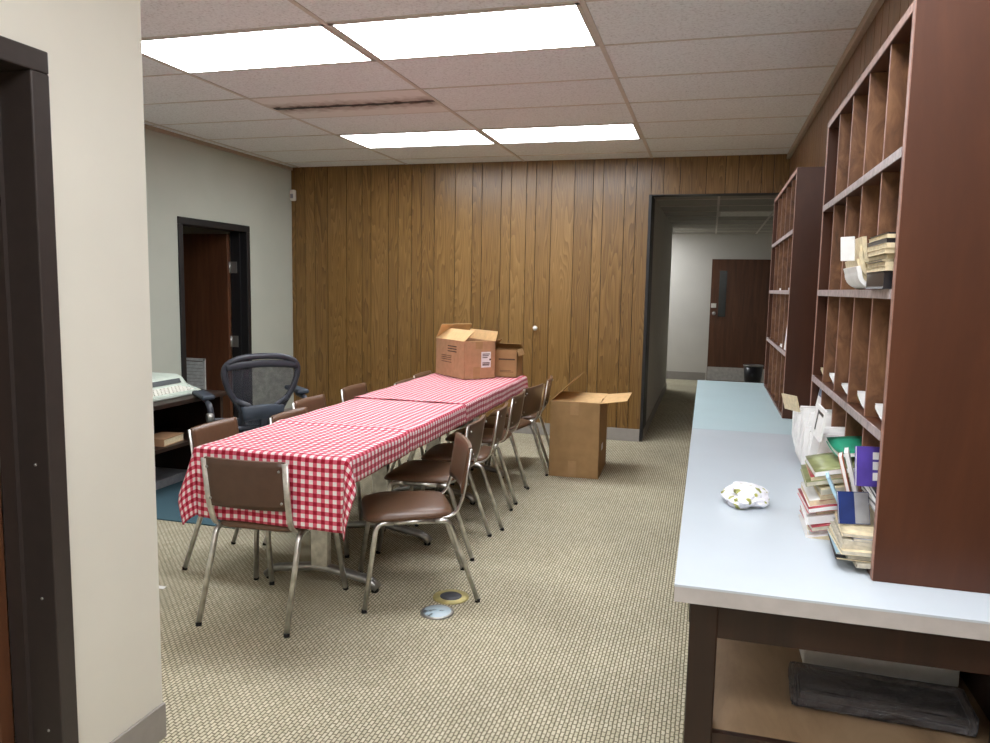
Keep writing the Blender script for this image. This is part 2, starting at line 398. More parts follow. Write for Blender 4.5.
# near partition with door frame
N0, N1 = 0.63, 1.53
bm = BM()
box(bm, (XN-0.12, N1+0.03, 0), (XN, YN, CEIL)); box(bm, (XN-0.12, BACK, 0), (XN, N0-0.03, CEIL)); box(bm, (XN-0.12, N0-0.03, 1.99), (XN, N1+0.03, CEIL)); box(bm, (XL, YN-0.12, 0), (XN-0.12, YN, CEIL))
struct('wall_near', bm, 'wall', 'cream painted partition wall with the dark door frame at its edge', 'wall')
bm = BM(); box(bm, (XN, N1+0.06, 0), (XN+0.01, YN+0.003, 0.115), bev=0.002); box(bm, (XN-0.6, YN, 0), (XN, YN+0.003, 0.115), bev=0.001)
struct('baseboard_near', bm, 'base', 'grey brown baseboard at the foot of the cream partition', 'baseboard')
bm = BM(); box(bm, (-6.6, BACK-0.1, 0), (1.0, BACK, CEIL)); struct('wall_behind', bm, 'wall', 'plain painted wall behind the viewer', 'wall')
# rooms beyond the two doors
bm = BM(); box(bm, (-6.6, 4.4, 0), (XL-0.14, 4.5, CEIL)); box(bm, (-6.6, YB, 0), (XL-0.14, YB+0.1, CEIL)); box(bm, (-6.6, 4.5, 0), (-6.5, YB, CEIL))
struct('wall_beyond_left', bm, 'hallwall', 'dim walls of the room beyond the dark framed door', 'wall')
# near door frame and door
bm = BM()
for y0_, y1_ in ((N1-0.0, N1+0.055), (N0-0.055, N0)): box(bm, (XN-0.132, y0_, 0), (XN+0.014, y1_, 1.965), bev=0.004)
box(bm, (XN-0.132, N0-0.055, 1.965), (XN+0.014, N1+0.055, 2.02), bev=0.004)
box(bm, (XN-0.134, N1-0.012, 0), (XN-0.085, N1+0.002, 1.965)); box(bm, (XN-0.134, N0, 0), (XN-0.085, N0+0.012, 1.965)); box(bm, (XN-0.134, N0, 1.953), (XN-0.085, N1, 1.967))
fr = struct('trim_4', bm, 'dframe', 'dark brown metal door frame in the cream partition', 'door frame')
bm = BM()
for z in (0.25, 0.62, 0.98):
    bm = BM(); lathe(bm, [(0.004, 0), (0.004, -0.002), (0.001, -0.003)], (XN-0.03, N1-0.0005, z), 8, axis='Y'); build('screw', bm, 'steel', fr)
bm = BM(); box(bm, (XN-1.05, N1-0.055, 0.01), (XN-0.134, N1-0.013, 1.95), bev=0.003); d2 = struct('door_2', bm, 'doorw', 'brown veneer door standing open behind the cream partition', 'door')
bm = BM(); tube(bm, [(XN-0.98, N1-0.056, 1.0), (XN-0.98, N1-0.11, 1.0), (XN-0.87, N1-0.11, 1.0)], 0.009, 0.02); struct('door_handle', bm, 'steel', '', '', d2)
# left door
bm = BM()
for a, b in ((D0-0.055, D0), (D1, D1+0.055)): box(bm, (XL-0.16, a, 0), (XL+0.014, b, DT), bev=0.004)
box(bm, (XL-0.16, D0-0.055, DT), (XL+0.014, D1+0.055, DT+0.06), bev=0.004)
box(bm, (XL-0.16, D1-0.014, 0), (XL-0.06, D1+0.002, DT)); box(bm, (XL-0.16, D0-0.002, 0), (XL-0.06, D0+0.014, DT))
struct('trim_5', bm, 'black', 'black door frame in the off-white wall', 'door frame')
bm = BM(); box(bm, (XL-1.04, D1-0.062, 0.01), (XL-0.165, D1-0.018, DT-0.02), bev=0.003)
d1 = struct('door_1', bm, 'doorw', 'dark brown door swung open with a louvered vent low down', 'door')
bm = BM()
lx0, lx1, lz0, lz1, ly = -5.05, -4.78, 0.33, 0.70, D1-0.062
box(bm, (lx0, ly-0.012, lz0), (lx0+0.025, ly, lz1)); box(bm, (lx1-0.025, ly-0.012, lz0), (lx1, ly, lz1)); box(bm, (lx0, ly-0.012, lz0), (lx1, ly, lz0+0.025)); box(bm, (lx0, ly-0.012, lz1-0.025), (lx1, ly, lz1))
for i in range(9):
    z = lz0+0.035+i*0.034
    prism(bm, [(ly-0.012, z), (ly-0.009, z), (ly-0.001, z+0.03), (ly-0.004, z+0.03)], 'X', lx0+0.02, lx1-0.02)
struct('louver_vent', bm, 'louver', '', '', d1)
for z in (1.60, 0.88):
    bm = BM(); box(bm, (XL-0.163, D1-0.022, z-0.055), (XL-0.09, D1-0.0145, z+0.055)); tube(bm, [(XL-0.163, D1-0.03, z-0.055), (XL-0.163, D1-0.03, z+0.055)], 0.008)
    struct('hinge', bm, 'steel', '', '', d1)
# hallway beyond the opening
HC, HF = 2.37, 12.8
bm = BM(); box(bm, (-0.70, YB+0.12, 0), (-0.58, 11.45, HC)); struct('wall_hall_left', bm, 'hallwall', 'grey side wall of the hallway beyond the opening', 'wall')
bm = BM(); box(bm, (-4.0, HF, 0), (1.6, HF+0.1, HC)); struct('wall_hall_far', bm, 'hallwall', 'pale wall at the far end of the hallway', 'wall')
bm = BM(); box(bm, (1.3, YB+0.12, 0), (1.4, HF, HC)); box(bm, (-4.0, 11.35, 0), (-0.70, 11.45, HC)); box(bm, (-4.1, 11.35, 0), (-4.0, HF, HC)); struct('wall_hall_right', bm, 'hallwall', 'side walls of the hallway and its cross passage', 'wall')
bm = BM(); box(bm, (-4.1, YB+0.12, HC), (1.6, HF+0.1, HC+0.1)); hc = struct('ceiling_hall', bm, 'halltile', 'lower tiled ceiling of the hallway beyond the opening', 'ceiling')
bm = BM()
for y in [8.0+0.61*i for i in range(8)]: box(bm, (-0.58, y-0.012, HC-0.006), (1.3, y+0.012, HC+0.001))
for x in (0.03, 0.64): box(bm, (x-0.012, YB+0.12, HC-0.006), (x+0.012, HF, HC+0.001))
struct('grid', bm, 'tbar', '', '', hc)
bm = BM(); box(bm, (-0.58, YB+0.13, 0), (-0.568, 11.45, 0.10), bev=0.003); box(bm, (-4.0, HF-0.012, 0), (-0.03, HF, 0.13), bev=0.003); box(bm, (0.92, HF-0.012, 0), (1.3, HF, 0.13), bev=0.003)
struct('baseboard_hall', bm, 'base', 'grey baseboard along the hallway walls', 'baseboard')
bm = BM(); box(bm, (-0.005, HF-0.045, 0.01), (0.905, HF-0.004, 1.965), bev=0.003); d3 = struct('door_3', bm, 'doorw', 'brown hallway door with a narrow glass pane and grey kick plate', 'door')
bm = BM(); box(bm, (0.10, HF-0.052, 1.03), (0.255, HF-0.044, 1.80), 0); box(bm, (0.12, HF-0.054, 1.05), (0.235, HF-0.046, 1.78), 1); struct('vision_pane', bm, ['doorw', 'glass'], '', '', d3)
bm = BM(); box(bm, (0.0, HF-0.051, 0.02), (0.90, HF-0.044, 0.235)); struct('kick_plate', bm, 'kick', '', '', d3)
bm = BM(); box(bm, (0.01, HF-0.052, 1.19), (0.09, HF-0.044, 1.26)); struct('door_plate', bm, 'plw', '', '', d3)
bm = BM(); lathe(bm, [(0.03, 0), (0.03, -0.008), (0.012, -0.012), (0.012, -0.035), (0.028, -0.045), (0.03, -0.06), (0.018, -0.07)], (0.06, HF-0.044, 1.10), 16, axis='Y'); struct('door_knob', bm, 'steel', '', '', d3)

# ------------------------------------------------------------------ ceiling lights
def ceiling_light(x0, y0, z, lit, label, loff=0.02):
    t = thing('ceiling_light', label, 'ceiling light', (x0+T, y0+T/2, z), 0, 'fluorescent ceiling panels')
    a, b = T-0.012, T/2-0.008
    bm = BM()
    box(bm, (-a, -b, -0.006), (-a+loff, b, 0)); box(bm, (a-loff, -b, -0.006), (a, b, 0)); box(bm, (-a, -b, -0.006), (a, -b+loff, 0)); box(bm, (-a, b-loff, -0.006), (a, b, 0))
    build('frame', bm, 'tbar', t)
    bm = BM(); box(bm, (-a+loff, -b+loff, -0.005), (a-loff, b-loff, -0.001)); build('diffuser', bm, 'lamp' if lit else 'lampoff', t)
    return t
ceiling_light(X0-4*T, Y0, CEIL, True, 'lit ceiling panel beside the cream partition, in front of the sooty vent')
ceiling_light(X0-2*T, Y0, CEIL, True, 'lit ceiling panel over the near half of the long table, largest in view')
ceiling_light(X0-4*T, Y0+4*T, CEIL, True, 'smaller lit ceiling panel beyond the sooty vent')
ceiling_light(X0-2*T, Y0+4*T, CEIL, True, 'small lit ceiling panel before the oak panelling, towards the hallway opening')
ceiling_light(X0-0.04, Y0-4*T, CEIL, True, 'added lit ceiling panel, out of view, over the near end of the counter')  # added panel, out of view, brightens the near wall, counter and floor
ceiling_light(X0-0.04, Y0-6*T, CEIL, True, 'lit ceiling panel above the viewer, near the counter end')
ceiling_light(X0-0.04, Y0-9*T, CEIL, True, 'lit ceiling panel at the rear of the room behind the viewer')
ceiling_light(-1.95, 11.7, HC, True, 'lit ceiling panel in the cross passage off the hallway')
t = ceiling_light(0.03, 9.22, HC, False, 'unlit ceiling panel in the hallway ceiling')
bm = BM(); cx, cyv = X0-3*T, Y0+2.5*T
a, b = T-0.012, T/2-0.006
t = thing('ceiling_vent', 'sooty ceiling tile with a long dark air slot', 'air vent', (cx, cyv, CEIL))
box(bm, (-a, -b, -0.003), (a, b, 0)); build('tile', bm, 'soot', t)
bm = BM(); box(bm, (-a, -0.018, -0.005), (a, -0.002, -0.001)); box(bm, (-a, 0.006, -0.005), (a*0.6, 0.012, -0.001)); build('slot', bm, 'black', t)

# ------------------------------------------------------------------ small wall things
t = thing('motion_sensor', 'small white motion sensor high in the corner of the panelling', 'sensor', (XL+0.035, YB-0.012, 2.385))
bm = BM(); box(bm, (-0.028, -0.05, -0.06), (0.03, 0, 0.055), bev=0.012); build('housing', bm, 'plw', t)
bm = BM(); box(bm, (-0.016, -0.056, -0.035), (0.018, -0.048, 0.01), bev=0.003); build('lens', bm, 'grey', t)
t = thing('wall_knob', 'small pale round knob on the oak panelling above the table', 'knob', (-1.648, YB-0.01, 1.063))
bm = BM(); lathe(bm, [(0.02, 0), (0.02, -0.004), (0.008, -0.008), (0.008, -0.02)], n=16, axis='Y'); build('backplate', bm, 'brass', t)
bm = BM(); lathe(bm, [(0.008, -0.018), (0.02, -0.024), (0.024, -0.034), (0.018, -0.045), (0.004, -0.05)], n=16, axis='Y'); build('knob', bm, 'plw', t)

# ------------------------------------------------------------------ teal rug, desk corner
bm = BM(); box(bm, (XL+0.02, 3.80, 0), (-2.62, 5.35, 0.008), bev=0.003); solo('teal_rug', bm, 'teal', 'flat teal rug under the desk and mesh office chair', 'rug')
t = thing('typewriter_desk', 'dark brown open-front desk carrying the typewriter', 'desk', (0, 0, 0.0084))
bm = BM(); box(bm, (-4.06, 3.35, 0.622), (-3.39, 4.80, 0.652), bev=0.004); build('desk_top', bm, 'legw', t)
for y in (3.37, 4.76):
    bm = BM(); box(bm, (-4.04, y, 0), (-3.43, y+0.03, 0.622)); build('side_panel', bm, 'legw', t)
bm = BM(); box(bm, (-4.04, 3.40, 0.325), (-3.43, 4.76, 0.35)); build('shelf', bm, 'legw', t)
bm = BM(); box(bm, (-4.055, 3.37, 0.2), (-4.035, 4.79, 0.622)); build('back_panel', bm, 'black', t)
t = thing('book', 'thick closed book with pale pages on the desk shelf', 'book', (-3.50, 4.30, 0.359), 0.12)
bm = BM(); box(bm, (-0.14, -0.12, 0), (0.03, 0.12, 0.004)); box(bm, (-0.14, -0.12, 0.046), (0.03, 0.12, 0.05)); box(bm, (-0.14, -0.122, 0), (0.03, -0.118, 0.05)); build('cover', bm, 'kraftr', t)
bm = BM(); box(bm, (-0.135, -0.118, 0.004), (0.025, 0.115, 0.046)); build('pages', bm, 'cream', t)
t = thing('floor_carton', 'flat pale grey carton on the rug under the desk', 'carton', (-3.80, 4.40, 0.0085))
bm = BM(); box(bm, (-0.2, -0.3, 0), (0.15, 0.28, 0.05), bev=0.004); build('body', bm, 'grey', t)
bm = BM(); box(bm, (-0.205, -0.305, 0.0505), (0.155, 0.285, 0.062), bev=0.003); build('lid', bm, 'grey', t)
# electric typewriter, keyboard towards the room
t = thing('typewriter', 'pale grey-green electric typewriter on the dark desk', 'typewriter', (-3.76, 4.36, 0.6608), 0)
bm = BM(); W = 0.27
W = 0.285
prism(bm, [(-0.24, 0.0), (0.26, 0.0), (0.26, 0.03), (0.13, 0.056), (0.10, 0.115), (0.05, 0.13), (-0.22, 0.13), (-0.24, 0.11)], 'Y', -W, W)
bmesh.ops.bevel(bm, geom=bm.edges[:], offset=0.008, segments=2, affect='EDGES'); build('body', bm, 'tw', t)
bm = BM(); xf = Matrix.Translation((0.1165, 0, 0.088)) @ Matrix.Rotation(math.radians(63), 4, 'Y')
box(bm, (-0.018, -W+0.05, -0.004), (0.016, W-0.05, 0.004), xf=xf); build('display_slot', bm, 'twdark', t)
bm = BM(); tube(bm, [(-0.13, -W+0.02, 0.145), (-0.13, W-0.08, 0.145)], 0.022, n=14, upv=(0, 0, 1)); build('platen', bm, 'blk', t)
bm = BM(); tube(bm, [(-0.10, 0.1, 0.13), (-0.10, 0.1, 0.175)], 0.004); tube(bm, [(-0.10, -0.14, 0.13), (-0.10, -0.14, 0.175)], 0.004); tube(bm, [(-0.10, -0.14, 0.172), (-0.10, 0.1, 0.172)], 0.004); build('paper_bail', bm, 'blk', t)
for r_ in range(4):
    bm = BM()
    for c_ in range(12):
        x = 0.148+r_*0.028; z = 0.056-(x-0.13)*0.2
        y = -0.22+c_*0.037+r_*0.008
        box(bm, (x-0.010, y-0.014, z-0.004), (x+0.010, y+0.014, z+0.008), bev=0.003, seg=1)
    build('key_row', bm, 'plw', t)

# ------------------------------------------------------------------ mesh office chair (seen from behind, turned to the desk)
t = thing('office_chair', 'dark mesh-back office chair with padded arms on the teal rug', 'office chair', (-3.13, 4.70, 0.0084), math.radians(50))
for i in range(5):
    a = 2*PI*i/5+0.3; d = Vector((math.cos(a), math.sin(a), 0))
    bm = BM(); sweep(bm, [d*0.03+Vector((0, 0, 0.13)), d*0.18+Vector((0, 0, 0.11)), d*0.30+Vector((0, 0, 0.075))], rect(0.045, 0.03)); l = build('base_leg', bm, 'acha', t)
    bm = BM(); c = d*0.30; s = Vector((-d.y, d.x, 0))
    for q in (-0.014, 0.014):
        p = c+s*q; tube(bm, [p-s*0.009+Vector((0, 0, 0.028)), p+s*0.009+Vector((0, 0, 0.028))], 0.028, n=16)
    tube(bm, [c+Vector((0, 0, 0.028)), c+Vector((0, 0, 0.075))], 0.008); build('caster', bm, 'rub', l)
bm = BM(); lathe(bm, [(0.035, 0.10), (0.035, 0.24), (0.02, 0.24), (0.02, 0.38)], n=16); build('gas_column', bm, 'acha', t)
bm = BM(); box(bm, (-0.10, -0.16, 0.36), (0.10, 0.12, 0.42), bev=0.02); build('tilt_housing', bm, 'acha', t)
def loop(pts, closed=True, n=6):
    P = [Vector(p) for p in pts]; out = []
    for i in range(len(P)):
        p0, p1, p2, p3 = P[i-1], P[i], P[(i+1) % len(P)], P[(i+2) % len(P)]
        for k in range(n):
            u = k/n; out.append(0.5*((2*p1)+(p2-p0)*u+(2*p0-5*p1+4*p2-p3)*u*u+(3*p1-p0-3*p2+p3)*u**3))
    return out
sl = loop([(-0.23, 0.22, 0.45), (0, 0.25, 0.43), (0.23, 0.22, 0.45), (0.25, 0, 0.455), (0.2, -0.2, 0.46), (0, -0.22, 0.45), (-0.2, -0.2, 0.46), (-0.25, 0, 0.455)])
bm = BM(); tube(bm, sl, 0.017, closed=True); sf = build('seat_frame', bm, 'acha', t, smooth=True)
bm = BM(); c = bm.verts.new((0, 0, 0.435)); vs = [bm.verts.new(p) for p in sl]
for i in range(len(vs)): bm.faces.new((c, vs[i], vs[(i+1) % len(vs)]))
build('seat_mesh', bm, 'pad', sf)
# backrest: wide at the top, waisted low
bl = [Vector((p.x*0.80, p.y, p.z-0.025)) for p in loop([(-0.16, -0.21, 0.50), (-0.17, -0.235, 0.60), (-0.28, -0.245, 0.76), (-0.31, -0.26, 0.90), (-0.20, -0.285, 0.965), (0, -0.30, 0.98), (0.20, -0.285, 0.965), (0.31, -0.26, 0.90), (0.28, -0.245, 0.76), (0.17, -0.235, 0.60), (0.16, -0.21, 0.50), (0, -0.22, 0.475)])]
bm = BM(); sweep(bm, bl, rect(0.042, 0.03, 0.4), upv=(0, 1, 0.02), closed=True); bf = build('backrest_frame', bm, 'acha', t, smooth=True)
bm = BM(); rows = []
half = len(bl)
def xat(z):
    xs = []
    for i in range(half):
        a, b = bl[i], bl[(i+1) % half]
        if (a.z-z)*(b.z-z) <= 0 and abs(a.z-b.z) > 1e-6: xs.append(a.x+(b.x-a.x)*(z-a.z)/(b.z-a.z))
    return max(xs) if xs else 0.05
for i in range(15):
    z = 0.462+0.455*i/14; w_ = xat(z)-0.012; yv = -0.215-0.075*(z-0.48)/0.5
    rows.append([bm.verts.new((w_*(j/8-1), yv-0.03*(1-(j/8-1)**2)*0.6, z)) for j in range(17)])
for A, B in zip(rows, rows[1:]):
    for j in range(16): bm.faces.new((A[j], A[j+1], B[j+1], B[j]))
build('backrest_mesh', bm, 'amesh', bf, smooth=True)
bm = BM(); sweep(bm, [Vector((-0.245+0.49*i/20, -0.275-0.02*math.sin(PI*i/20), 0.885+0.02*math.sin(PI*i/20))) for i in range(21)], rect(0.012, 0.05, 0.4), upv=(0, 0, 1)); build('headband', bm, 'acha', bf)
bm = BM(); sweep(bm, [(0, -0.10, 0.40), (0, -0.26, 0.43), (0, -0.295, 0.56)], rect(0.05, 0.03), upv=(0, 1, 0.02))
for s in (-1, 1): sweep(bm, [(0, -0.28, 0.50), (s*0.10, -0.275, 0.62), (s*0.185, -0.245, 0.66)], rect(0.035, 0.02), upv=(0, 1, 0.02))
build('back_support', bm, 'acha', t)
bm = BM(); sweep(bm, [Vector((-0.14+0.28*i/12, -0.27-0.03*math.sin(PI*i/12), 0.56+0.015*math.sin(PI*i/12))) for i in range(13)], rect(0.02, 0.10, 0.5), upv=(0, 0, 1)); build('lumbar_pad', bm, 'pad', t, smooth=True)
for s in (-1, 1):
    bm = BM(); sweep(bm, smooth_path([(s*0.12, -0.20, 0.44), (s*0.32, -0.22, 0.46), (s*0.335, -0.20, 0.635), (s*0.33, -0.02, 0.645)], 0.06), rect(0.04, 0.026, 0.4), upv=(0, 1, 0.05)); ar = build('armrest', bm, 'acha', t)
    bm = BM(); box(bm, (s*0.33-0.045, -0.16, 0.655), (s*0.33+0.045, 0.14, 0.69), bev=0.016, seg=3); build('arm_pad', bm, 'pad', ar)
    bm = BM(); lathe(bm, [(0.028, -0.02), (0.032, 0), (0.028, 0.02)], (s*0.345, -0.235, 0.55), 14, axis='X'); build('adjust_knob', bm, 'steel', ar)

# ------------------------------------------------------------------ tables with gingham cloths
TX0, TX1, TH = -2.118, -1.410, 0.742
def table(y0, y1, label):
    t = thing('folding_table', label, 'table', ((TX0+TX1)/2, (y0+y1)/2, 0), 0, 'tables pushed end to end')
    hx_, hy = (TX1-TX0)/2-0.004, (y1-y0)/2-0.004
    bm = BM(); box(bm, (-hx_, -hy, TH-0.03), (hx_, hy, TH), bev=0.005); build('tabletop', bm, 'ttop', t)
    for s in (-1, 1):
        y = s*(hy-0.42)
        bm = BM(); box(bm, (-0.045, y-0.022, 0.075), (0.045, y+0.022, TH-0.03), bev=0.006); c = build('column', bm, 'chrome', t)
        bm = BM(); sweep(bm, smooth_path([(-0.30, y, 0.018), (-0.26, y, 0.055), (-0.04, y, 0.09), (0.04, y, 0.09), (0.26, y, 0.055), (0.30, y, 0.018)], 0.03), rect(0.05, 0.035)); f = build('foot', bm, 'steel', t)
        for q in (-1, 1):
            bm = BM(); lathe(bm, [(0.018, 0), (0.018, 0.012), (0.008, 0.014), (0.008, 0.03)], (q*0.285, y, 0), 12); build('glide', bm, 'rub', f)
    return t
table(2.785, 4.335, 'near folding table under the gingham cloth with the deep front drop')
table(4.343, 5.93, 'far folding table under the gingham cloth, below the cardboard boxes')
def cloth(y0, y1, front, back, side_r, side_l, zt, label, seed, fold=None, flare=(0.07, 0.11)):
    rnd = random.Random(seed)
    ph = [rnd.uniform(0, 6.28) for _ in range(8)]
    bm = BM(); uv = bm.loops.layers.uv.new('UVMap'); st = 0.0182
    nx0, nx1 = TX0-side_l, TX1+side_r; ny0, ny1 = y0-front, y1+back
    NX = int(round((nx1-nx0)/st)); NY = int(round((ny1-ny0)/st))
    def pos(s, q):
        dx = s-TX1 if s > TX1 else (s-TX0 if s < TX0 else 0.0)
        dy = q-y1 if q > y1 else (q-y0 if q < y0 else 0.0)
        x = min(max(s, TX0), TX1); y = min(max(q, y0), y1); z = zt
        z += 0.0012*math.sin(s*23+ph[0]+q*5)+0.0012*math.sin(q*17+ph[1])
        if fold and abs(q-fold) < 0.05: z += 0.006*(1-abs(q-fold)/0.05)
        r = math.hypot(dx, dy)
        if r > 0:
            ux, uy = dx/r, dy/r
            ang = math.atan2(abs(uy), abs(ux))          # 0 = side, pi/2 = end
            corner = math.sin(2*ang)**1.0 if dx and dy else 0.0
            rad = 0.012
            a = min(r/rad, PI/2); out = rad*math.sin(a); drop = rad*(1-math.cos(a)) + max(0, r-rad*PI/2)
            along = q if abs(dx) > abs(dy) else s
            rip = (0.004*math.sin(along*14+ph[2])+0.003*math.sin(along*31+ph[3]))*min(1, r/0.15)
            out += 0.004+rip*0.7 + 0.012*r + corner*((flare[1] if dx > 0 else flare[0])*min(1, r/0.25)) + 0.03*r*corner
            out = max(out, 0.006*min(1, r/0.01))
            if corner: drop *= 0.97
            x += ux*out; y += uy*out; z -= drop
        return Vector((x, y, z))
    g = [[None]*(NX+1) for _ in range(NY+1)]
    U = [[(nx0+(nx1-nx0)*i/NX, ny0+(ny1-ny0)*j/NY) for i in range(NX+1)] for j in range(NY+1)]
    for j in range(NY+1):
        for i in range(NX+1): g[j][i] = bm.verts.new(pos(*U[j][i]))
    for j in range(NY):
        for i in range(NX):
            f = bm.faces.new((g[j][i], g[j][i+1], g[j+1][i+1], g[j+1][i])); f.smooth = True
            for lp, (a, b) in zip(f.loops, ((i, j), (i+1, j), (i+1, j+1), (i, j+1))): lp[uv].uv = (U[b][a][0]-nx0+0.5, U[b][a][1]-ny0+0.5)
    o = solo('tablecloth', bm, 'cloth', label, 'tablecloth', 'red gingham tablecloths')
    md = o.modifiers.new('thick', 'SOLIDIFY'); md.thickness = 0.002; md.offset = 1.0
    return o
cloth(2.785, 4.36, 0.318, 0.0, 0.115, 0.16, TH+0.004, 'red and white gingham cloth on the near table, hanging deep at its front', 1, fold=3.43)
cloth(4.315, 5.90, 0.0, 0.16, 0.125, 0.10, TH+0.011, 'red and white gingham cloth on the far table beneath the boxes', 5, None, (0.02, 0.02))

# ------------------------------------------------------------------ stacking chairs
def make_chair(label):
    t = thing('dining_chair', label, 'chair', (0, 0, 0), 0, 'brown vinyl chairs around the long table')
    P = rect(0.022, 0.022, 0.25)
    for s in (-1, 1):
        bm = BM(); sweep(bm, smooth_path([(s*0.237, 0.26, 0.012), (s*0.197, 0.205, 0.392), (s*0.196, 0.13, 0.395)], 0.05), P, upv=(1, 0, 0)); l = build('leg', bm, 'chrome', t)
        bm = BM(); lathe(bm, [(0.0125, 0.0), (0.0125, 0.015), (0.01, 0.017)], (s*0.2375, 0.261, 0), 10); build('glide', bm, 'rub', l)
        bm = BM(); sweep(bm, smooth_path([(s*0.205, -0.26, 0.012), (s*0.197, -0.125, 0.392), (s*0.196, -0.06, 0.395)], 0.04), P, upv=(1, 0, 0)); l = build('leg', bm, 'chrome', t)
        bm = BM(); lathe(bm, [(0.0125, 0.0), (0.0125, 0.015), (0.01, 0.017)], (s*0.205, -0.261, 0), 10); build('glide', bm, 'rub', l)
        bm = BM(); sweep(bm, [(s*0.196, 0.132, 0.395), (s*0.196, -0.062, 0.395)], P, upv=(1, 0, 0)); build('side_rail', bm, 'chrome', t)
        bm = BM(); sweep(bm, smooth_path([(s*0.177, 0.04, 0.404), (s*0.180, -0.158, 0.409), (s*0.184, -0.194, 0.51), (s*0.186, -0.224, 0.722)], 0.075, 7), rect(0.009, 0.028, 0.25), upv=(1, 0, 0)); build('back_post', bm, 'chrome', t)
    bm = BM(); sweep(bm, [(-0.19, 0.15, 0.392), (0.19, 0.15, 0.392)], rect(0.02, 0.02)); build('cross_rail', bm, 'chrome', t)
    bm = BM(); sweep(bm, [(-0.19, -0.085, 0.392), (0.19, -0.085, 0.392)], rect(0.02, 0.02)); build('cross_rail', bm, 'chrome', t)
    # padded seat
    bm = BM(); N = 12; rings = []
    def outline(k, inset, z, dip):
        pts = []
        for i in range(40):
            a = 2*PI*i/40; ca, sa = math.cos(a), math.sin(a)
            ex = 0.32
            x = (0.208-inset)*math.copysign(abs(ca)**ex, ca); y = (0.205-inset)*math.copysign(abs(sa)**ex, sa)
            x *= 1-0.12*max(0, -y/0.2)*0.6
            pts.append(bm.verts.new((x, y+0.055, z-dip*max(0, y-0.1)*0.8 - 0.022)))
        return pts
    for inset, z, dip in ((0.02, 0.421, 0.0), (0.0, 0.428, 0.08), (-0.004, 0.438, 0.12), (0.006, 0.452, 0.14), (0.035, 0.461, 0.10), (0.10, 0.460, 0.04)):
        rings.append(outline(0, inset, z, dip))
    for A, B in zip(rings, rings[1:]):
        for i in range(40): f = bm.faces.new((A[i], A[(i+1) % 40], B[(i+1) % 40], B[i])); f.smooth = True
    bm.faces.new(rings[0][::-1]); f = bm.faces.new(rings[-1])
    build('seat', bm, 'vinyl', t)
    # curved back panel between the posts
    bm = BM()
    fr_, bk = [], []
    for j in range(9):
        v = j/8; z = 0.512+0.215*v; yc = -0.192-0.032*v
        fr_.append([]); bk.append([])
        for i in range(13):
            u = i/6-1; hw = 0.188*(1 if 0 < j < 8 else 0.975)
            y = yc-0.018*(1-u*u); e = min(1, (1-abs(u))*8+0.3)*(1 if 0 < j < 8 else 0.5)
            fr_[-1].append(bm.verts.new((hw*u, y+0.010+0.006*e, z))); bk[-1].append(bm.verts.new((hw*u, y-0.002-0.002*e, z)))
    for j in range(8):
        for i in range(12):
            f = bm.faces.new((fr_[j][i], fr_[j][i+1], fr_[j+1][i+1], fr_[j+1][i])); f.smooth = True
            f = bm.faces.new((bk[j][i+1], bk[j][i], bk[j+1][i], bk[j+1][i+1])); f.smooth = True; f.material_index = 1
        for i in (0, 12):
            bm.faces.new((fr_[j][i], fr_[j+1][i], bk[j+1][i], bk[j][i]))
    for j in (0, 8):
        for i in range(12): bm.faces.new((fr_[j][i], fr_[j][i+1], bk[j][i+1], bk[j][i]))
    bp = build('backrest', bm, ['vinyl', 'vinylrear'], t)
    for s in (-1, 1):
        for z, y in ((0.55, -0.208), (0.69, -0.229)):
            bm = BM(); lathe(bm, [(0.006, 0), (0.006, -0.004), (0.003, -0.006)], (s*0.165, y-0.006, z), 8, axis='Y'); build('screw', bm, 'steel', bp)
    return t
R = math.radians
ch = make_chair('brown chair at the near end of the table, its back before the cloth drop')
ch.location = (-1.845, 2.915, 0); ch.rotation_euler = (0, 0, R(3))
for x, y, rz, lab in (
    (-1.305, 3.31, 118, 'brown chair pulled out at an angle beside the round floor plates'),
    (-1.435, 3.945, 93, 'brown chair right behind the pulled-out chair on the aisle side'),
    (-1.43, 4.47, 97, 'third brown chair from the viewer on the aisle side of the table'),
    (-1.47, 5.05, 92, 'fourth brown chair from the viewer on the aisle side of the table'),
    (-1.46, 5.545, 80, 'fifth brown chair from the viewer, aisle side, by the far cloth corner'),
    (-1.460, 6.04, 97, 'brown chair beside the tall open floor carton, last on the aisle side'),
    (-2.25, 3.37, -90, 'brown chair nearest the typewriter desk on the far side of the table'),
    (-2.075, 3.82, -90, 'brown chair before the mesh office chair, only its low tan back showing'),
    (-2.235, 4.33, -90, 'brown chair whose tan back overlaps the mesh office chair\'s far arm'),
    (-2.245, 4.99, -90, 'brown chair just past the mesh office chair, before the oak panelling'),
    (-2.03, 5.43, -90, 'brown chair second from the table boxes on the wall side'),
    (-2.09, 5.965, -90, 'brown chair right beside the open box on the table, wall side')):
    dup(ch, (x, y, 0), R(rz), lab)

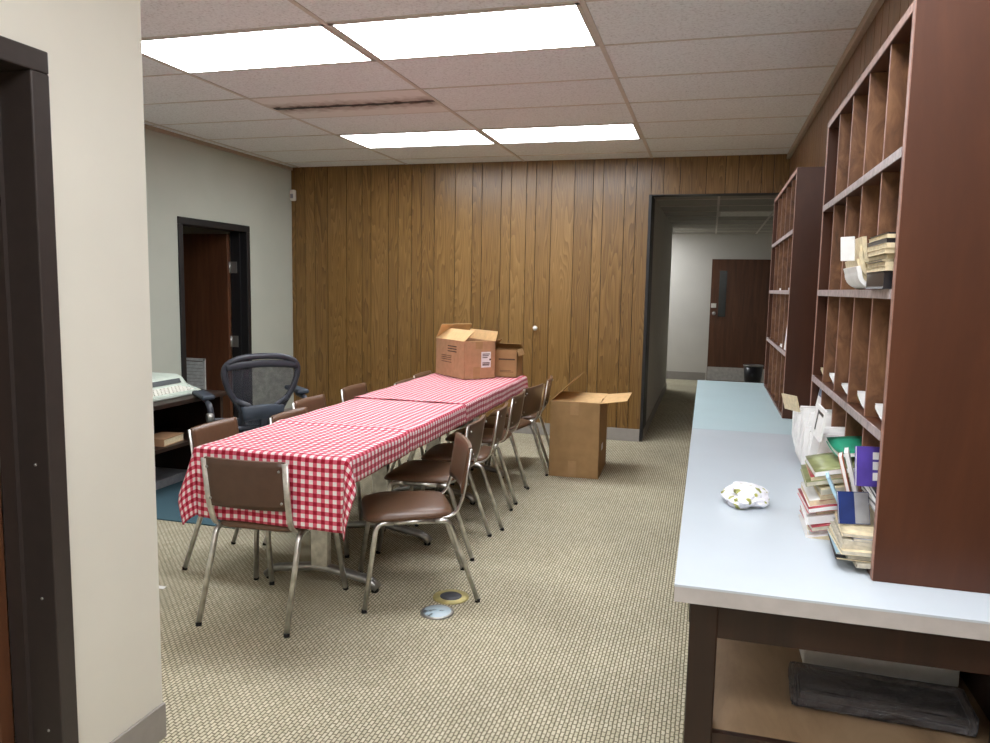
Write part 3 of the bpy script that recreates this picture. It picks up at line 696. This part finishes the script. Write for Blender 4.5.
# ------------------------------------------------------------------ cardboard boxes
def quad_slab(bm, a, b, c, d, th, mi=0):
    a, b, c, d = map(Vector, (a, b, c, d)); n = (b-a).cross(d-a).normalized()*th
    A = [bm.verts.new(p) for p in (a, b, c, d)]; B = [bm.verts.new(p+n) for p in (a, b, c, d)]
    for i in range(4):
        f = bm.faces.new((A[i], A[(i+1) % 4], B[(i+1) % 4], B[i])); f.material_index = mi
    f = bm.faces.new(A[::-1]); f.material_index = mi; f = bm.faces.new(B); f.material_index = mi
def carton(t, lx, ly, h, flaps, mats, th=0.004):
    """open box from (0,0,0) to (lx,ly,h); flaps: list of (side, angle from vertical outwards, length, skew)"""
    bm = BM()
    box(bm, (0, 0, 0), (lx, ly, th)); box(bm, (0, 0, 0), (lx, th, h)); box(bm, (0, ly-th, 0), (lx, ly, h)); box(bm, (0, 0, 0), (th, ly, h)); box(bm, (lx-th, 0, 0), (lx, ly, h))
    build('carton_body', bm, mats[0], t)
    for side, ang, ln, sk in flaps:
        a = R(ang); o, u = math.sin(a)*ln, math.cos(a)*ln; bm = BM()
        if side == 'front': q = ((0, 0, h), (lx, 0, h), (lx-sk, -o, h+u), (sk, -o, h+u))
        if side == 'back': q = ((lx, ly, h), (0, ly, h), (sk, ly+o, h+u), (lx-sk, ly+o, h+u))
        if side == 'left': q = ((0, ly, h), (0, 0, h), (-o, sk, h+u), (-o, ly-sk, h+u))
        if side == 'right': q = ((lx, 0, h), (lx, ly, h), (lx+o, ly-sk, h+u), (lx+o, sk, h+u))
        quad_slab(bm, *q, th*0.8); build('flap', bm, mats[1], t)
    return t
# tall floor carton
t = thing('cardboard_carton', 'tall open brown cardboard carton standing on the carpet', 'carton', (-1.155, 5.712, 0), R(1.5), 'open cardboard boxes')
carton(t, 0.385, 0.56, 0.59, (('left', -46, 0.25, 0.0), ('right', 82, 0.20, 0.03), ('back', -91, 0.26, 0.006), ('front', -87, 0.27, 0.006)), ('kraft', 'kraftl'))
bm = BM(); box(bm, (0.155, -0.0012, 0.49), (0.22, 0, 0.589)); box(bm, (0.15, -0.0012, 0.0), (0.215, 0, 0.13)); build('packing_tape', bm, 'tape', t)
bm = BM(); box(bm, (0.385, 0.18, 0.19), (0.3862, 0.27, 0.24)); build('hand_hole', bm, 'white', t)
# the open box on the table
ZT = TH+0.0165
th_ = R(48)
t = thing('cardboard_box', 'open reddish cardboard box with a white shipping label on the table', 'box', (-1.765, 5.415, ZT), th_, 'open cardboard boxes')
carton(t, 0.275, 0.455, 0.285, (('left', -48, 0.12, 0.0), ('right', 25, 0.08, 0.02), ('back', -40, 0.15, 0.0), ('front', -112, 0.12, 0.01)), ('kraftr', 'kraftl'))
bm = BM(); box(bm, (0.15, -0.0015, 0.085), (0.235, 0, 0.205)); lb = build('shipping_label', bm, 'white', t)
bm = BM()
for z, a, b in ((0.185, 0.16, 0.225), (0.172, 0.16, 0.215), (0.158, 0.16, 0.205), (0.118, 0.16, 0.225), (0.108, 0.16, 0.225), (0.1, 0.16, 0.22)): box(bm, (a, -0.0022, z), (b, -0.001, z+0.006))
lathe(bm, [(0.008, -0.001), (0.008, -0.0024)], (0.228, 0, 0.145), 10, axis='Y'); build('print', bm, 'ink', lb)
bm = BM(); box(bm, (0.10, -0.001, 0.23), (0.16, 0, 0.284)); box(bm, (0.08, -0.001, 0.0), (0.14, 0, 0.09)); build('packing_tape', bm, 'tape', t)
bm = BM()
for z in (0.235, 0.215, 0.195): box(bm, (-0.001, 0.12, z), (0, 0.26, z+0.008))
for z in (0.16, 0.145, 0.13, 0.11): box(bm, (-0.001, 0.2, z), (0, 0.36, z+0.004))
build('print', bm, 'ink', t)
t = thing('cardboard_box', 'smaller brown box with a dark printed band tucked behind the labelled box', 'box', (-1.655, 5.70, ZT), R(2), 'open cardboard boxes')
carton(t, 0.225, 0.22, 0.215, (('left', -40, 0.09, 0.0), ('right', 160, 0.05, 0.0), ('back', -65, 0.09, 0.0)), ('kraft', 'kraft'))
bm = BM(); box(bm, (0.08, -0.0012, 0.135), (0.21, 0, 0.145)); box(bm, (0.09, -0.0012, 0.04), (0.20, 0, 0.043)); box(bm, (0.09, -0.0012, 0.05), (0.18, 0, 0.053)); build('print', bm, 'ink', t)

# ------------------------------------------------------------------ floor plates
t = thing('floor_plate', 'round brass-rimmed floor outlet plate with a dark centre', 'floor plate', (-1.113, 3.262, 0), 0, 'round floor outlet plates')
bm = BM(); lathe(bm, [(0.086, 0), (0.084, 0.004), (0.055, 0.006)], n=36); build('rim', bm, 'brass', t)
bm = BM(); lathe(bm, [(0.054, 0.0035), (0.05, 0.0075), (0.02, 0.007)], n=30); build('cover', bm, 'acha', t)
t = thing('floor_plate', 'round floor outlet plate with chipped pale blue paint, nearer the viewer', 'floor plate', (-1.115, 3.08, 0), 0, 'round floor outlet plates')
bm = BM(); lathe(bm, [(0.076, 0), (0.074, 0.006), (0.066, 0.008)], n=36); build('rim', bm, 'steel', t)
bm = BM(); lathe(bm, [(0.065, 0.006), (0.062, 0.010), (0.02, 0.010)], n=30); build('cover', bm, 'worn', t)

# ------------------------------------------------------------------ counter
CZ = 0.91
t = thing('counter_frame', 'dark stained counter table frame with a plywood shelf', 'counter')
for x0_, x1_ in ((-0.010, 0.043), (0.53, 0.60)):
    for y0_, y1_ in ((1.455, 1.515), (3.02, 3.08), (4.66, 4.72)):
        bm = BM(); box(bm, (x0_, y0_, 0), (x1_, y1_, CZ-0.034), bev=0.003); build('leg', bm, 'legw', t)
bm = BM(); box(bm, (0.041, 1.46, 0.797), (0.53, 1.485, CZ-0.034)); build('apron', bm, 'legw', t)
for x in (-0.012, 0.555):
    bm = BM(); box(bm, (x, 1.515, 0.797), (x+0.025, 4.66, CZ-0.034)); build('apron', bm, 'legw', t)
bm = BM(); box(bm, (0.0, 1.475, 0.585), (0.60, 4.70, 0.603)); build('shelf', bm, 'ply', t)
bm = BM(); box(bm, (0.041, 1.46, 0.545), (0.53, 1.475, 0.604)); build('shelf_rail', bm, 'legw', t)
bm = BM(); box(bm, (0.585, 1.5, 0.0), (0.60, 4.7, 0.797)); build('back_panel', bm, 'legw', t)
def top(y0, y1, m, label):
    t = thing('countertop', label, 'countertop', (0, 0, CZ), 0, 'laminate countertops')
    bm = BM(); box(bm, (-0.04, y0, -0.0045), (XR-0.012, y1, 0)); lam = build('laminate', bm, m, t)
    bm = BM(); box(bm, (-0.0395, y0+0.0005, -0.034), (XR-0.012, y1-0.0005, -0.0045)); core = build('core', bm, 'lamedge', t)
    for o in (lam, core):
        for v in o.data.vertices:
            if v.co.x < 0.3: v.co.x -= 0.0042*(v.co.y-1.418)
top(1.418, 3.108, 'lam', 'near white laminate countertop, its end edge facing the viewer')
top(3.110, 4.83, 'lam2', 'far pale blue laminate countertop running towards the hallway')
# under the counter
t = thing('plastic_wrapped_bundle', 'dark bundle wrapped in shiny clear plastic under the counter', 'bundle', (0.20, 1.605, 0.604), R(-3))
bm = BM()
for i in range(2): box(bm, (0.012+0.004*(i % 2), 0.008, 0.002+i*0.017), (0.325, 0.118, 0.017+i*0.017), bev=0.003)
build('folders', bm, 'blk', t)
bm = BM(); box(bm, (0, 0, 0), (0.34, 0.125, 0.044), bev=0.010, seg=2)
bmesh.ops.subdivide_edges(bm, edges=bm.edges[:], cuts=3, use_grid_fill=True)
for v in bm.verts: v.co += Vector((random.uniform(-1, 1), random.uniform(-1, 1), random.uniform(-0.2, 1)))*0.0025
build('plastic_wrap', bm, 'film', t, smooth=True)
t = thing('storage_box', 'long off-white box on the shelf behind the plastic-wrapped bundle', 'box', (0.245, 1.80, 0.604), R(0))
bm = BM(); box(bm, (0, 0, 0), (0.32, 0.22, 0.085), bev=0.004); build('body', bm, 'white', t)
bm = BM(); box(bm, (-0.004, -0.004, 0.06), (0.324, 0.224, 0.095), bev=0.004); build('lid', bm, 'white', t)

# ------------------------------------------------------------------ pigeonhole units
def pigeon(y0, y1, xf_, ncol, label, yrows=(1.19, 1.46, 1.72), zt=1.985):
    t = thing('pigeonhole_unit', label, 'shelf unit', (0, 0, CZ+0.0006), 0, 'pigeonhole units on the counter')
    xb = XR-0.004; zz = lambda z: z-CZ-0.0006
    for a, b in ((y0, y0+0.02), (y1-0.02, y1)):
        bm = BM(); box(bm, (xf_, a, 0), (xb, b, zz(zt))); s = build('side_panel', bm, 'cherry', t)
        bm = BM(); box(bm, (xf_-0.0015, a+0.001, 0.001), (xf_, b-0.001, zz(zt)-0.001)); build('edge_strip', bm, 'edge', s)
    bm = BM(); box(bm, (xf_, y0+0.02, zz(zt)-0.02), (xb, y1-0.02, zz(zt))); s = build('top_panel', bm, 'cherry', t)
    bm = BM(); box(bm, (xf_-0.0015, y0+0.02, zz(zt)-0.019), (xf_, y1-0.02, zz(zt)-0.001)); build('edge_strip', bm, 'edge', s)
    bm = BM(); box(bm, (xb-0.008, y0+0.02, 0.012), (xb, y1-0.02, zz(zt)-0.02)); build('back_panel', bm, 'cherry', t)
    bm = BM(); box(bm, (xf_, y0+0.02, 0), (xb-0.008, y1-0.02, 0.012)); build('bottom_panel', bm, 'cherry', t)
    zs = [0.012]
    for z in yrows:
        bm = BM(); box(bm, (xf_, y0+0.02, zz(z)-0.009), (xb-0.008, y1-0.02, zz(z)+0.009)); s = build('shelf', bm, 'cherry', t)
        bm = BM(); box(bm, (xf_-0.003, y0+0.02, zz(z)-0.009), (xf_, y1-0.02, zz(z)+0.009)); build('label_strip', bm, 'strip', s)
        zs.append(zz(z)+0.009)
    tops = [zz(z)-0.009 for z in yrows]+[zz(zt)-0.02]
    for zl, zh in zip(zs, tops):
        for k in range(1, ncol):
            y = y0+(y1-y0)*k/ncol
            bm = BM(); box(bm, (xf_+0.004, y-0.004, zl), (xb-0.008, y+0.004, zh), 0); box(bm, (xf_+0.003, y-0.004, zl), (xf_+0.004, y+0.004, zh), 1); build('divider', bm, ['maple', 'edge'], t)
    return t
PF = 0.326
pigeon(1.555, 2.615, PF, 5, 'large dark brown pigeonhole unit nearest the viewer, stuffed with papers')
pigeon(3.50, 4.70, PF, 5, 'dark brown pigeonhole unit farther along the counter, mostly empty')

# ------------------------------------------------------------------ papers and magazines
def magazine(label, group, loc, w, d, th, cov, pages='cream', rz=0.0, bend=0.0, curl=0.0, tilt=(0, 0), name='magazine', cat='magazine'):
    """lies in x (depth, spine inwards) and y (width); bend droops the outer end, curl lifts the +y edge"""
    bm = BM(); nx, ny = 8, 6; rows = []
    for k, z in enumerate((0.0, th*0.12, th*0.88, th)):
        g = []
        for i in range(nx+1):
            for j in range(ny+1):
                x = d*i/nx-d/2; y = w*j/ny-w/2; u = 1-i/nx
                zz = z - bend*max(0, u-0.35)**2*2.2 + curl*(j/ny)**2
                g.append(bm.verts.new((x + (0.0 if k in (0, 3) else 0.002), y, zz)))
        rows.append(g)
    def q(g, i, j): return g[i*(ny+1)+j]
    for i in range(nx):
        for j in range(ny):
            f = bm.faces.new((q(rows[0], i, j), q(rows[0], i, j+1), q(rows[0], i+1, j+1), q(rows[0], i+1, j))); f.material_index = 1; f.smooth = True
            f = bm.faces.new((q(rows[3], i, j), q(rows[3], i+1, j), q(rows[3], i+1, j+1), q(rows[3], i, j+1))); f.material_index = 1; f.smooth = True
    for a, b, mi in ((0, 1, 1), (1, 2, 0), (2, 3, 1)):
        A, B = rows[a], rows[b]
        for i in range(nx):
            for j in (0, ny):
                f = bm.faces.new((q(A, i, j), q(A, i+1, j), q(B, i+1, j), q(B, i, j))); f.material_index = mi
        for j in range(ny):
            for i in (0, nx):
                f = bm.faces.new((q(A, i, j), q(A, i, j+1), q(B, i, j+1), q(B, i, j))); f.material_index = mi
    o = solo(name, bm, [pages, cov], label, cat, group, loc)
    o.rotation_euler = (tilt[0], tilt[1], rz)
    return o
ORD = ['lowest', 'second from the bottom', 'third from the bottom', 'fourth from the bottom', 'fifth from the bottom', 'sixth from the bottom', 'seventh from the bottom', 'eighth from the bottom', 'ninth from the bottom', 'tenth from the bottom', 'eleventh from the bottom', 'twelfth from the bottom']
CN = {'news': 'newsprint', 'cream': 'cream', 'white': 'white', 'blue': 'navy', 'purple': 'purple', 'lblue': 'light blue', 'orange': 'orange', 'red': 'red', 'green': 'green', 'olive': 'olive', 'blk': 'black', 'grey': 'grey'}
def stack(where, group, xf_, y0, w, z, items, rnd, d=0.27, bend=0.0, jit=1.0, pg=None):
    for i, (cov, th) in enumerate(items):
        lab = f'{CN[cov]} paper layer {where}, {ORD[i]}'
        magazine(lab, group, (xf_+d/2+jit*rnd.uniform(-0.018, 0.012), y0+rnd.uniform(-0.008, 0.008), z), w-rnd.uniform(0, 0.02), d, th-0.0006, cov, pg[i] if pg else rnd.choice(('news', 'cream', 'white')), jit*rnd.uniform(-0.06, 0.06), bend)
        z += th
    return z
rnd = random.Random(11)
# row with the flat pile and the curled ones (shelf at 1.46)
zs = 1.4701
stack('in the flat pile on the eye-level shelf', 'flat magazines on the eye-level shelf', 0.312, 1.673, 0.185, zs, [('blk', 0.034), ('cream', 0.009), ('cream', 0.009), ('blk', 0.004), ('cream', 0.010), ('cream', 0.010), ('cream', 0.010), ('blk', 0.009), ('cream', 0.008), ('blk', 0.004)], rnd, 0.255, 0.0, 0.25, ('blk', 'cream', 'cream', 'cream', 'cream', 'cream', 'cream', 'blk', 'cream', 'blk'))
def ucurl(label, loc, w, r, h, th, cov):
    bm = BM(); path = []
    for i in range(7): path.append(Vector((0.22*(1-i/6), 0, 0.0)))
    for i in range(1, 9):
        a = PI/2*i/8; path.append(Vector((-r*math.sin(a), 0, r*(1-math.cos(a)))))
    path.append(Vector((-r-0.004, 0, r+h)))
    n = len(path)
    rows = []
    for i, p in enumerate(path):
        tt = (path[min(i+1, n-1)]-path[max(i-1, 0)]).normalized(); nr = Vector((-tt.z, 0, tt.x))
        if nr.z < 0 and i < 6: nr = -nr
        if i >= 6: nr = Vector((tt.z, 0, -tt.x)) if Vector((tt.z, 0, -tt.x)).dot(Vector((1, 0, 1))) > 0 else nr
        rows.append([bm.verts.new(p+Vector((0, s*w/2, 0))+nr*k*th) for s, k in ((-1, 0), (1, 0), (1, 1), (-1, 1))])
    for A, B in zip(rows, rows[1:]):
        for i in range(4): f = bm.faces.new((A[i], A[(i+1) % 4], B[(i+1) % 4], B[i])); f.smooth = False
    bm.faces.new(rows[0][::-1]); bm.faces.new(rows[-1])
    return solo('magazine', bm, cov, label, 'magazine', 'curled magazines on the eye-level shelf', loc)
for i in range(5):
    ucurl(f'cream magazine curling up at the edge of the eye-level shelf, {["outermost", "second from outside", "middle one", "second from inside", "innermost"][i]} of five', (0.335+i*0.0005, 1.878, zs+0.001+i*0.0115), 0.165-0.012*(i % 2), 0.034-i*0.0015, 0.012+0.006*i, 0.009, 'cream' if i else 'white')
bm = BM(); box(bm, (-0.0015, -0.017, 0), (0.0015, 0.017, 0.052), bev=0.001); o = solo('white_card', bm, 'white', 'blank white card standing among the curled cream magazines', 'card', None, (0.283, 1.815, zs+0.06)); o.rotation_euler = (0, R(-6), R(45))
# row above the counter papers (shelf at 1.19): flat letters
for k, (y, cov, n) in enumerate(((1.67, 'white', 2), (1.878, 'olive', 2), (2.085, 'white', 1), (2.295, 'white', 2), (2.50, 'cream', 1))):
    for j in range(n):
        magazine(f'{CN[cov] if j == 0 else "white"} letter, {["nearest", "second", "third", "fourth", "farthest"][k]} pigeonhole of the third row, {"lower" if j == 0 else "upper"} sheet', 'letters in the third row of pigeonholes', (0.462, y, 1.2001+0.006*j), 0.165-0.03*j, 0.235+0.006*j, 0.005, cov if j == 0 else 'white', 'white', rnd.uniform(-0.05, 0.05), 0, 0.02, name='letter', cat='letter')
# bottom row piles on the counter
zb = CZ+0.0140
z = stack('of the pile in the nearest bottom pigeonhole', 'papers in the nearest bottom pigeonhole', 0.285, 1.672, 0.178, zb, [('news', 0.009), ('blk', 0.004), ('news', 0.007), ('lblue', 0.004), ('cream', 0.009), ('news', 0.008), ('news', 0.008), ('grey', 0.006), ('cream', 0.007)], rnd, 0.27)
G1 = 'papers in the nearest bottom pigeonhole'
def slab(name, label, cat, group, loc, dims, rot, cov, pages='white', art=None):
    bm = BM(); a, b, c = dims
    box(bm, (-a/2, -b/2, -c/2), (a/2, b/2, -c/2+c*0.12), 1); box(bm, (-a/2, -b/2, c/2-c*0.12), (a/2, b/2, c/2), 1); box(bm, (-a/2+0.001, -b/2+0.001, -c/2+c*0.12), (a/2-0.001, b/2-0.001, c/2-c*0.12), 0)
    o = solo(name, bm, [pages, cov], label, cat, group, loc); o.rotation_euler = rot
    if art:
        for (x0, y0, x1, y1, m, nm) in art:
            bm = BM(); box(bm, (x0*a, y0*b, c/2-0.0002), (x1*a, y1*b, c/2+0.0006)); build(nm, bm, m, o)
    return o
slab('magazine', 'navy blue and grey magazine propped on the nearest newsprint pile', 'magazine', G1, (0.304, 1.672, z+0.034), (0.062, 0.066, 0.007), (R(72), 0, R(12)), 'blue', 'white', [(0.02, -0.48, 0.48, 0.48, 'grey', 'cover_panel')])
slab('paper_sheet', 'light blue sheets leaning out of the nearest bottom pigeonhole', 'paper', G1, (0.283, 1.775, z+0.040), (0.085, 0.075, 0.006), (0, R(-115), R(-6)), 'lblue', 'lblue')
slab('booklet', 'orange brown booklet standing beside the light blue sheets', 'booklet', G1, (0.296, 1.750, z+0.088), (0.085, 0.045, 0.008), (0, R(-105), R(-10)), 'orange', 'white')
slab('booklet', 'white booklet behind the orange brown booklet', 'booklet', G1, (0.312, 1.766, z+0.088), (0.10, 0.06, 0.008), (0, R(-105), R(-10)), 'white', 'white')
for i in range(3):
    magazine(f'plain newsprint bundle behind the navy magazine, {["lowest", "middle", "top"][i]} of three', G1, (0.45, 1.668, z+0.0003+i*0.0145), 0.17, 0.21, 0.0138, 'news', 'news', rnd.uniform(-0.04, 0.04))
z2 = z+0.0445
for i, (cov, th) in enumerate((('grey', 0.012), ('blk', 0.009), ('white', 0.011), ('blk', 0.010))):
    magazine(f'{CN[cov]} booklet on top of the nearest pile below the purple book, {["lowest", "second", "third", "topmost"][i]} of four', G1, (0.445, 1.668+0.002*i, z2), 0.17, 0.225, th-0.0006, cov, 'white', rnd.uniform(-0.06, 0.06), name='booklet', cat='booklet'); z2 += th
slab('book', 'purple book with pale squares standing in the nearest bottom pigeonhole', 'book', G1, (0.343, 1.655, z2+0.041), (0.09, 0.080, 0.012), (R(80), 0, R(8)), 'purple', 'white', [(-0.16, -0.35, -0.02, -0.15, 'white', 'cover_square'), (-0.16, -0.08, -0.02, 0.12, 'white', 'cover_square'), (-0.16, 0.18, -0.02, 0.36, 'white', 'cover_square')])
slab('booklet', 'pale illustrated booklet leaning beside the purple book', 'booklet', G1, (0.365, 1.742, z2+0.046), (0.09, 0.03, 0.006), (0, R(-84), R(-20)), 'cream', 'white')
slab('booklet', 'thin navy booklet at the divider beside the purple book', 'booklet', G1, (0.40, 1.752, z2+0.042), (0.08, 0.02, 0.005), (0, R(-84), R(-30)), 'blue', 'white')
# second pigeonhole: mixed red, green and cream
G2 = 'papers in the second bottom pigeonhole'
z = stack('of the pile in the second bottom pigeonhole', G2, 0.245, 1.878, 0.182, zb, [('white', 0.016), ('cream', 0.014), ('red', 0.012), ('white', 0.018), ('orange', 0.012), ('red', 0.012), ('white', 0.016), ('red', 0.014), ('cream', 0.016), ('olive', 0.012), ('red', 0.012), ('olive', 0.014)], rnd, 0.33, 0.03)
magazine('green covered magazine topping the red and cream pile', G2, (0.40, 1.905, z+0.004), 0.12, 0.22, 0.010, 'green', 'white', 0.10, 0.01, 0.02, (R(-3), 0))
slab('folder', 'cream folder standing in the third bottom pigeonhole, beyond the green magazine', 'folder', G2, (0.40, 2.09, 1.115), (0.11, 0.16, 0.006), (0, R(-84), 0), 'cream', 'white')
# third and fourth pigeonholes: white bundles bulging out over the counter
def bundle(label, group, x0, x1, y0, y1, z0, z1, seed, n=9):
    rnd = random.Random(seed); bm = BM()
    for i in range(n):
        u = i/(n-1); y = y0+(y1-y0)*u
        th = (y1-y0)/n*0.72
        pts = []
        h = z1-rnd.uniform(0, 0.03); xo = x0+rnd.uniform(-0.012, 0.02)
        prof = [(x1, z0), (xo+0.02, z0), (xo, z0+0.04), (xo-0.008+rnd.uniform(-0.006, 0.006), (z0+h)/2), (xo+rnd.uniform(-0.02, 0.01), h), (x1, h+0.005)]
        A = [bm.verts.new((p[0], y+rnd.uniform(-0.003, 0.003), p[1])) for p in prof]; B = [bm.verts.new((p[0], y+th+rnd.uniform(-0.003, 0.003), p[1])) for p in prof]
        for k in range(6): bm.faces.new((A[k], A[(k+1) % 6], B[(k+1) % 6], B[k]))
        bm.faces.new(A[::-1]); bm.faces.new(B)
    return solo('paper_bundle', bm, 'white', label, 'papers', group)
G3 = 'white papers bulging from the farther bottom pigeonholes'
bundle('bulging bundle of upright white papers in the third bottom pigeonhole', G3, 0.275, 0.385, 1.995, 2.175, zb, 1.12, 3)
bundle('bulging bundle of white papers in the fourth bottom pigeonhole', G3, 0.278, 0.50, 2.21, 2.385, zb, 1.13, 8)
bundle('fanned bundle of white papers in the fifth bottom pigeonhole', G3, 0.285, 0.50, 2.415, 2.585, zb, 1.10, 13)
slab('card', 'white card with a dark framed picture standing on the farther white bundle', 'card', G3, (0.345, 2.50, 1.1385), (0.072, 0.14, 0.006), (0, R(-80), 0), 'white', 'white', [(0.0, -0.42, 0.38, 0.42, 'blue', 'picture_border'), (0.06, -0.34, 0.3, 0.3, 'lblue', 'picture')])
slab('card', 'white card with a dark corner leaning on the third pigeonhole bundle', 'card', G3, (0.27, 1.985, 1.145), (0.075, 0.15, 0.005), (0, R(-82), 0), 'white', 'white', [(-0.3, 0.1, 0.36, 0.2, 'blk', 'dark_stripe'), (0.27, -0.4, 0.36, 0.2, 'blk', 'dark_stripe')])
slab('folded_paper', 'cream folded paper leaning over the farthest white bundle', 'paper', G3, (0.258, 2.53, 1.115), (0.05, 0.10, 0.004), (R(10), R(-105), R(10)), 'cream', 'cream')
# far unit
for k, (y, z, n) in enumerate(((3.77, 1.1995, 1), (4.01, 1.1995, 1), (4.25, 1.4695, 1), (3.77, 1.4695, 1), (4.25, 1.7295, 1), (4.49, 1.7295, 1), (4.01, 1.7295, 1))):
    magazine('white letter in the far pigeonhole unit, ' + ('lower shelf by the upright slip', 'lower shelf, second compartment', 'middle shelf, third compartment', 'middle shelf, first compartment', 'upper shelf, third compartment', 'upper shelf, farthest one', 'upper shelf, second compartment')[k], 'letters in the far pigeonhole unit', (0.45, y-0.15, z+0.0001), 0.15, 0.23, 0.010, 'white', 'white', 0, name='letter', cat='letter')
bm = BM(); box(bm, (-0.003, -0.02, 0), (0.003, 0.02, 0.13), bev=0.001); o = solo('paper_slip', bm, 'white', 'tall white slip standing on a low shelf of the far unit', 'paper', None, (0.338, 3.70, 1.1995)); o.rotation_euler = (0, R(4), 0)
# crumpled wrapper on the counter
bm = BM(); bmesh.ops.create_icosphere(bm, subdivisions=4, radius=1.0)
from mathutils import noise
for v in bm.verts:
    p = v.co.copy(); n_ = noise.noise(p*1.6+Vector((3, 1, 7)))*0.35+noise.noise(p*4.0)*0.14
    p *= 1+n_; v.co = Vector((p.x*0.056, p.y*0.075, max(0.0, p.z*0.03+0.022)))
solo('snack_wrapper', bm, 'wrap', 'crumpled white wrapper with green marks on the white counter', 'wrapper', None, (0.113, 2.035, CZ+0.0004))
# bin by the hallway door
t = thing('waste_bin', 'dark bin standing by the hallway door', 'bin', (0.66, 11.9, 0))
bm = BM(); lathe(bm, [(0.11, 0), (0.14, 0.36), (0.13, 0.36), (0.10, 0.02)], n=24); build('body', bm, 'blk', t)
bm = BM(); lathe(bm, [(0.145, 0.355), (0.147, 0.37), (0.135, 0.372), (0.132, 0.357)], n=24); build('rim', bm, 'steel', t)
# scrap on the carpet
bm = BM(); quad_slab(bm, (-0.03, -0.01, 0.001), (0.03, -0.012, 0.001), (0.028, 0.012, 0.004), (-0.028, 0.012, 0.003), 0.001); solo('paper_scrap', bm, 'white', 'tiny white paper scrap on the carpet by the cream partition', 'scrap', None, (-2.47, 2.93, 0))
